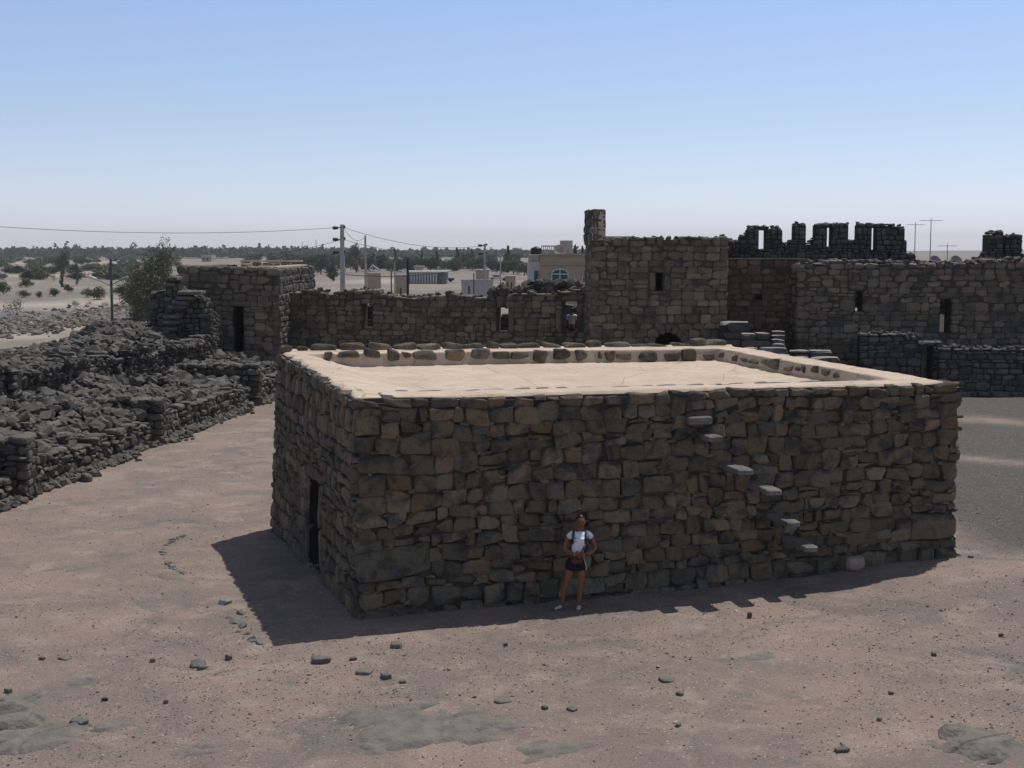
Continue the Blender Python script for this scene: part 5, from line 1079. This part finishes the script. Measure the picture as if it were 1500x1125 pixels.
aerial(1341, 328, 378, Ya + 3, 11, 'leftmost and middle sized television aerial above the east range'); aerial(1364, 322, 378, Ya + 3, 15, 'tallest television aerial above the east range'); aerial(1388, 359, 380, Ya + 3, 12, 'shortest television aerial, right of the tallest one')
dish(at_px(1369, 384, Ya + .5), .42, 'dishg', 'left grey satellite dish peeping over the east range'); dish(at_px(1400, 384, Ya + .5), .42, 'dishg', 'right grey satellite dish peeping over the east range')
# ------------------------------------------------------------------ PEOPLE
def skin_obj(name, nodes, edges, mat, parent, sub=2, root=0):
    me = bpy.data.meshes.new(name); me.from_pydata([n_[:3] for n_ in nodes], edges, []); me.materials.append(M[mat])
    o = bpy.data.objects.new(name, me); C.objects.link(o); o.parent = parent
    md = o.modifiers.new('skin', 'SKIN'); md.use_smooth_shade = True
    for i, n_ in enumerate(nodes):
        sv = me.skin_vertices[0].data[i]; r = n_[3] if isinstance(n_[3], tuple) else (n_[3], n_[3]); sv.radius = r; sv.use_root = (i == root)
    s_ = o.modifiers.new('sub', 'SUBSURF'); s_.levels = sub; s_.render_levels = sub
    return o
def chain(a): return [(i, i + 1) for i in range(len(a) - 1)]
def ellipsoid(mb, c, r, n=24, fn=None):
    th = np.linspace(0, math.pi, n); ph = np.linspace(0, 2 * math.pi, n * 2, endpoint=False); T_, P_ = np.meshgrid(th, ph, indexing='ij')
    v = np.stack([np.sin(T_) * np.cos(P_), np.sin(T_) * np.sin(P_), np.cos(T_)], -1).reshape(-1, 3)
    if fn is not None: v = fn(v)
    m_ = n * 2; I = np.arange(n * m_).reshape(n, m_); F = np.stack([I[:-1], np.roll(I[:-1], -1, 1), np.roll(I[1:], -1, 1), I[1:]], -1).reshape(-1, 4)[:, ::-1]
    mb.add(v * np.array(r) + np.array(c), F)
def woman():
    x, y, z = on_ground(843, 892); W = empty('person', (x, y, z), 'person in a white T-shirt and dark shorts standing with joined hands before the hall wall', 'person')
    # body: pelvis, spine, neck, head core, arms, legs in one surface
    nd = [(.00, .02, .86, (.155, .11)), (.02, .02, .97, (.125, .095)), (.045, .0, 1.12, (.145, .105)), (.06, .01, 1.26, (.165, .10)), (.07, .02, 1.345, (.11, .07)), (.075, .01, 1.42, (.05, .052)), (.08, -.005, 1.50, (.058, .065)),
          (-.105, .02, 1.325, .052), (-.16, .01, 1.22, .047), (-.19, .0, 1.08, .040), (-.11, -.10, 1.03, .034), (-.035, -.17, 1.025, (.024, .030)),
          (.25, .02, 1.325, .052), (.305, .01, 1.22, .047), (.345, .0, 1.08, .040), (.255, -.10, 1.02, .034), (.165, -.175, 1.015, (.024, .030)),
          (-.085, .01, .78, .092), (-.125, -.005, .62, .078), (-.165, -.01, .45, .054), (-.20, .02, .32, .053), (-.235, .03, .10, .034), (-.25, .02, .055, .034),
          (.095, .0, .78, .092), (.11, -.01, .62, .078), (.10, -.015, .45, .054), (.085, .01, .32, .053), (.06, .02, .10, .034), (.06, .01, .055, .034)]
    ed = [(0, 1), (1, 2), (2, 3), (3, 4), (4, 5), (5, 6), (4, 7), (7, 8), (8, 9), (9, 10), (10, 11), (4, 12), (12, 13), (13, 14), (14, 15), (15, 16), (0, 17), (17, 18), (18, 19), (19, 20), (20, 21), (21, 22), (0, 23), (23, 24), (24, 25), (25, 26), (26, 27), (27, 28)]
    skin_obj('body', nd, ed, 'skin', W)
    # head with face
    hc = (.085, -.012, 1.555)
    def hf(v):
        v = v.copy(); x_, y_, z_ = v[:, 0].copy(), v[:, 1].copy(), v[:, 2].copy()
        v[:, 0] *= 1 - .30 * ss(-z_, .1, 1.0) * 1.0; v[:, 1] *= 1 - .18 * ss(-z_, .2, 1.) * (y_ > 0)
        fr = (y_ < 0)
        g = lambda cx, cz, sx, sz: np.exp(-((x_ - cx) / sx) ** 2 - ((z_ - cz) / sz) ** 2) * fr
        v[:, 1] -= .24 * g(0, -.16, .12, .2) + .06 * g(0, -.78, .3, .18) + .07 * g(0, -.46, .26, .07) + .05 * g(.42, -.2, .22, .2) + .05 * g(-.42, -.2, .22, .2) + .05 * g(0, .26, .6, .09)
        v[:, 1] += .12 * g(.36, .04, .18, .11) + .12 * g(-.36, .04, .18, .11) + .03 * g(0, -.47, .24, .02)
        return v
    mb = MB(); ellipsoid(mb, hc, (.076, .096, .118), 30, hf)
    for s_ in (-1, 1): ellipsoid(mb, (hc[0] + s_ * .077, hc[1] + .012, hc[2] - .006), (.012, .022, .032), 10)
    mb.build('head', M['skin'], W, smooth=True, local=True)
    mb = MB()
    for s_ in (-1, 1): ellipsoid(mb, (hc[0] + s_ * .028, hc[1] - .083, hc[2] + .006), (.017, .010, .008), 8)
    mb.build('eyes', M['hair'], W, smooth=True, local=True)
    mb = MB()
    for s_ in (-1, 1): mb.tube([(hc[0] + s_ * .012, hc[1] - .098, hc[2] + .026), (hc[0] + s_ * .045, hc[1] - .088, hc[2] + .026)], .005, 6)
    mb.build('eyebrows', M['hair'], W, local=True)
    mb = MB(); mb.tube([(hc[0] - .022, hc[1] - .093, hc[2] - .055), (hc[0], hc[1] - .102, hc[2] - .056), (hc[0] + .022, hc[1] - .093, hc[2] - .055)], .006, 6); mb.build('mouth', M['leather'], W, local=True)
    def hr(v):
        v = v.copy(); low = (v[:, 1] < -.1); cut = np.where(low, .52, -.75 + .3 * (np.abs(v[:, 1]) < .3)); v[:, 2] = np.maximum(v[:, 2], cut * 1.0)
        front = (v[:, 1] < -.15) & (v[:, 2] < .55); v[front] *= .9; return v
    mb = MB(); ellipsoid(mb, (hc[0], hc[1] + .012, hc[2] + .012), (.083, .100, .120), 26, hr); ellipsoid(mb, (hc[0], hc[1] + .115, hc[2] - .02), (.035, .04, .04), 12); mb.build('hair', M['hair'], W, smooth=True, local=True)
    # T-shirt
    skin_obj('t_shirt', [(.01, .02, .945, (.150, .112)), (.03, .015, 1.05, (.142, .112)), (.05, -.012, 1.18, (.168, .135)), (.06, .0, 1.27, (.172, .118)), (.07, .02, 1.352, (.105, .075)), (-.085, .02, 1.333, .066), (-.148, .012, 1.245, .066), (.232, .02, 1.333, .066), (.293, .012, 1.245, .066)],
             [(0, 1), (1, 2), (2, 3), (3, 4), (4, 5), (5, 6), (4, 7), (7, 8)], 'shirt', W)
    mb = MB()
    for i, (dx, w_) in enumerate(((-.045, .02), (-.012, .014), (.015, .018), (.045, .012))): mb.box((.045 + dx, -.147, 1.238 + .003 * (i % 2)), (w_, .012, .014))
    mb.build('shirt_print', M['print'], W, local=True)
    # shorts
    skin_obj('shorts', [(.0, .02, .965, (.135, .105)), (.0, .02, .87, (.172, .130)), (-.088, .012, .76, .112), (-.108, .005, .665, .108), (.098, .005, .76, .112), (.108, -.005, .665, .108)], [(0, 1), (1, 2), (2, 3), (1, 4), (4, 5)], 'navy', W, root=1)
    mb = MB(); mb.tube([(.135, -.055, .94), (.160, -.062, .86), (.178, -.055, .78), (.184, -.045, .71)], .009, 6); mb.build('shorts_stripe', M['stripe'], W, local=True)
    # hands with fingers, laid one over the other
    def hand(cx, cy, cz, s_, dz):
        palm = [(cx, cy, cz, (.020, .030)), (cx + s_ * .035, cy - .012, cz + dz * .3, (.019, .036)), (cx + s_ * .075, cy - .018, cz + dz * .6, (.015, .036))]
        skin_obj('palm', palm, chain(palm), 'skin', W, 2)
        for q in range(4):
            oz = (.027 - .018 * q); ln = (.034, .040, .037, .028)[q]; bx, by, bz = cx + s_ * .07, cy - .018, cz + dz * .6 + oz
            f = [(bx, by, bz, .0085), (bx + s_ * ln * .9, by - .006, bz + dz * .3, .008), (bx + s_ * ln * 1.6, by + .006, bz + dz * .6, .0072), (bx + s_ * ln * 2.1, by + .024, bz + dz * .8, .006)]
            skin_obj('finger', f, chain(f), 'skin', W, 2)
        f = [(cx + s_ * .018, cy - .014, cz + .026, .0105), (cx + s_ * .040, cy - .032, cz + .046, .0095), (cx + s_ * .066, cy - .036, cz + .050, .008)]
        skin_obj('thumb', f, chain(f), 'skin', W, 2)
    hand(-.03, -.18, 1.03, 1, .004); hand(.16, -.205, 1.012, -1, -.02)
    mb = MB(); mb.lathe((.185, -.158, 1.015), [(.036, -.014), (.040, 0), (.036, .014)], 16, rot=Matrix.Rotation(.75, 3, 'Z') @ Matrix.Rotation(math.pi / 2, 3, 'Y')); mb.build('watch', M['strap'], W, local=True)
    # shoes
    skin_obj('shoe', [(-.245, .03, .045, (.038, .036)), (-.285, -.02, .038, (.043, .030)), (-.335, -.06, .028, (.040, .022)), (-.37, -.085, .024, (.026, .017))], [(0, 1), (1, 2), (2, 3)], 'shoe', W)
    skin_obj('shoe', [(.06, .03, .045, (.038, .036)), (.055, -.04, .038, (.043, .030)), (.045, -.11, .028, (.041, .022)), (.04, -.15, .024, (.027, .017))], [(0, 1), (1, 2), (2, 3)], 'shoe', W)
    # backpack and waist bag
    bp = empty('backpack', (x + .06, y + .17, z + 1.1), 'grey backpack worn by the person at the hall wall', 'backpack')
    mb = MB(); full, ff = cube_template(6, False); qf = full / ((np.abs(full) ** 4).sum(-1) ** .25)[:, None] * [.15, .085, .21]; mb.add(qf, ff); mb.build('bag', M['strap'], bp, smooth=True, local=True)
    for s_, ox in ((-1, -.045), (1, .155)):
        mb = MB(); pts = [(.06 + (.095 * s_), .13, 1.25), (.065 + .10 * s_, .06, 1.40), (.065 + .105 * s_, -.03, 1.408), (.06 + .112 * s_, -.115, 1.33), (.06 + .118 * s_, -.15, 1.22), (.05 + .155 * s_, -.09, 1.12), (.05 + .165 * s_, .05, 1.06)]
        pts = [Vector(q) - Vector((.06, .17, 1.1)) for q in pts]; mb.tube(pts, [.016, .019, .021, .021, .019, .012, .010], 8); mb.build('strap', M['strap'], bp, smooth=True, local=True)
    wb = empty('waist_bag', (x + .02, y - .125, z + .905), 'brown leather waist bag worn over the shorts', 'bag')
    mb = MB(); qf = full / ((np.abs(full) ** 3.5).sum(-1) ** (1 / 3.5))[:, None] * [.105, .045, .062]; qf[:, 2] -= .012 * (1 - (qf[:, 0] / .105) ** 2); mb.add(qf, ff); mb.build('pouch', M['leather'], wb, smooth=True, local=True)
    mb = MB(); mb.tube([(.155 * math.cos(t) - .015, .14 - .125 * -math.sin(t) * -1 + 0, .03) for t in np.linspace(-.2, math.pi + .2, 18)], .012, 6); mb.build('belt', M['leather'], wb, local=True)
    mb = MB(); mb.tube([(-.085, -.04, .025), (0, -.052, .02), (.085, -.04, .025)], .004, 5); mb.build('zip', M['darkmetal'], wb, local=True)
woman()
def far_person():
    Yp = 66.6; px = 838; xx_ = xa(px, Yp); zt_ = za(452, Yp); zb = zt_ - 1.72; W = empty('person', (xx_, Yp, zb), 'distant person in a white top seen through the tall opening of the curtain wall', 'person')
    nd = [(0, 0, .9, (.15, .1)), (0, 0, 1.15, (.15, .1)), (0, 0, 1.38, (.13, .08)), (0, 0, 1.5, .05), (0, 0, 1.62, (.08, .09)), (-.2, 0, 1.35, .05), (-.24, 0, 1.05, .04), (-.2, -.08, .82, .03), (.2, 0, 1.35, .05), (.24, 0, 1.05, .04), (.2, -.08, .82, .03), (-.09, 0, .5, .07), (-.1, 0, .06, .04), (.09, 0, .5, .07), (.1, 0, .06, .04)]
    skin_obj('body', nd, [(0, 1), (1, 2), (2, 3), (3, 4), (2, 5), (5, 6), (6, 7), (2, 8), (8, 9), (9, 10), (0, 11), (11, 12), (0, 13), (13, 14)], 'skin', W)
    skin_obj('shirt', [(0, 0, .88, (.18, .13)), (0, 0, 1.15, (.18, .13)), (0, 0, 1.4, (.15, .1)), (-.2, 0, 1.36, .075), (-.24, 0, 1.15, .07), (.2, 0, 1.36, .075), (.24, 0, 1.15, .07)], [(0, 1), (1, 2), (2, 3), (3, 4), (2, 5), (5, 6)], 'shirt', W)
    skin_obj('trousers', [(0, 0, .9, (.17, .13)), (-.09, 0, .5, .09), (-.1, 0, .12, .07), (.09, 0, .5, .09), (.1, 0, .12, .07)], [(0, 1), (1, 2), (0, 3), (3, 4)], 'navy', W)
    mb = MB(); ellipsoid(mb, (0, .01, 1.66), (.085, .1, .09), 12); mb.build('hair', M['hair'], W, smooth=True, local=True)
    t = empty('stone_terrace', (xx_, Yp + 1, 0), 'raised stone terrace behind the curtain wall opening', 'terrace'); mb = MB(); mb.box((xx_, Yp + .9, zb / 2), (3.4, 2.6, zb)); mb.build('body', M['fort'], t)
far_person()
# ------------------------------------------------------------------ HAZE
mb = MB(); mb.box((0, 1980, 21), (8600, 4700, 70)); 
hm = bpy.data.materials.new('haze_air'); hm.use_nodes = True; t = hm.node_tree; t.nodes.clear(); vo = t.nodes.new('ShaderNodeVolumePrincipled'); oo = t.nodes.new('ShaderNodeOutputMaterial')
vo.inputs['Color'].default_value = (1, 1, 1, 1); vo.inputs['Density'].default_value = HAZE; vo.inputs['Anisotropy'].default_value = -.1; t.links.new(vo.outputs[0], oo.inputs['Volume'])
if HAZE > 0: mb.build('haze', hm, kind='stuff')
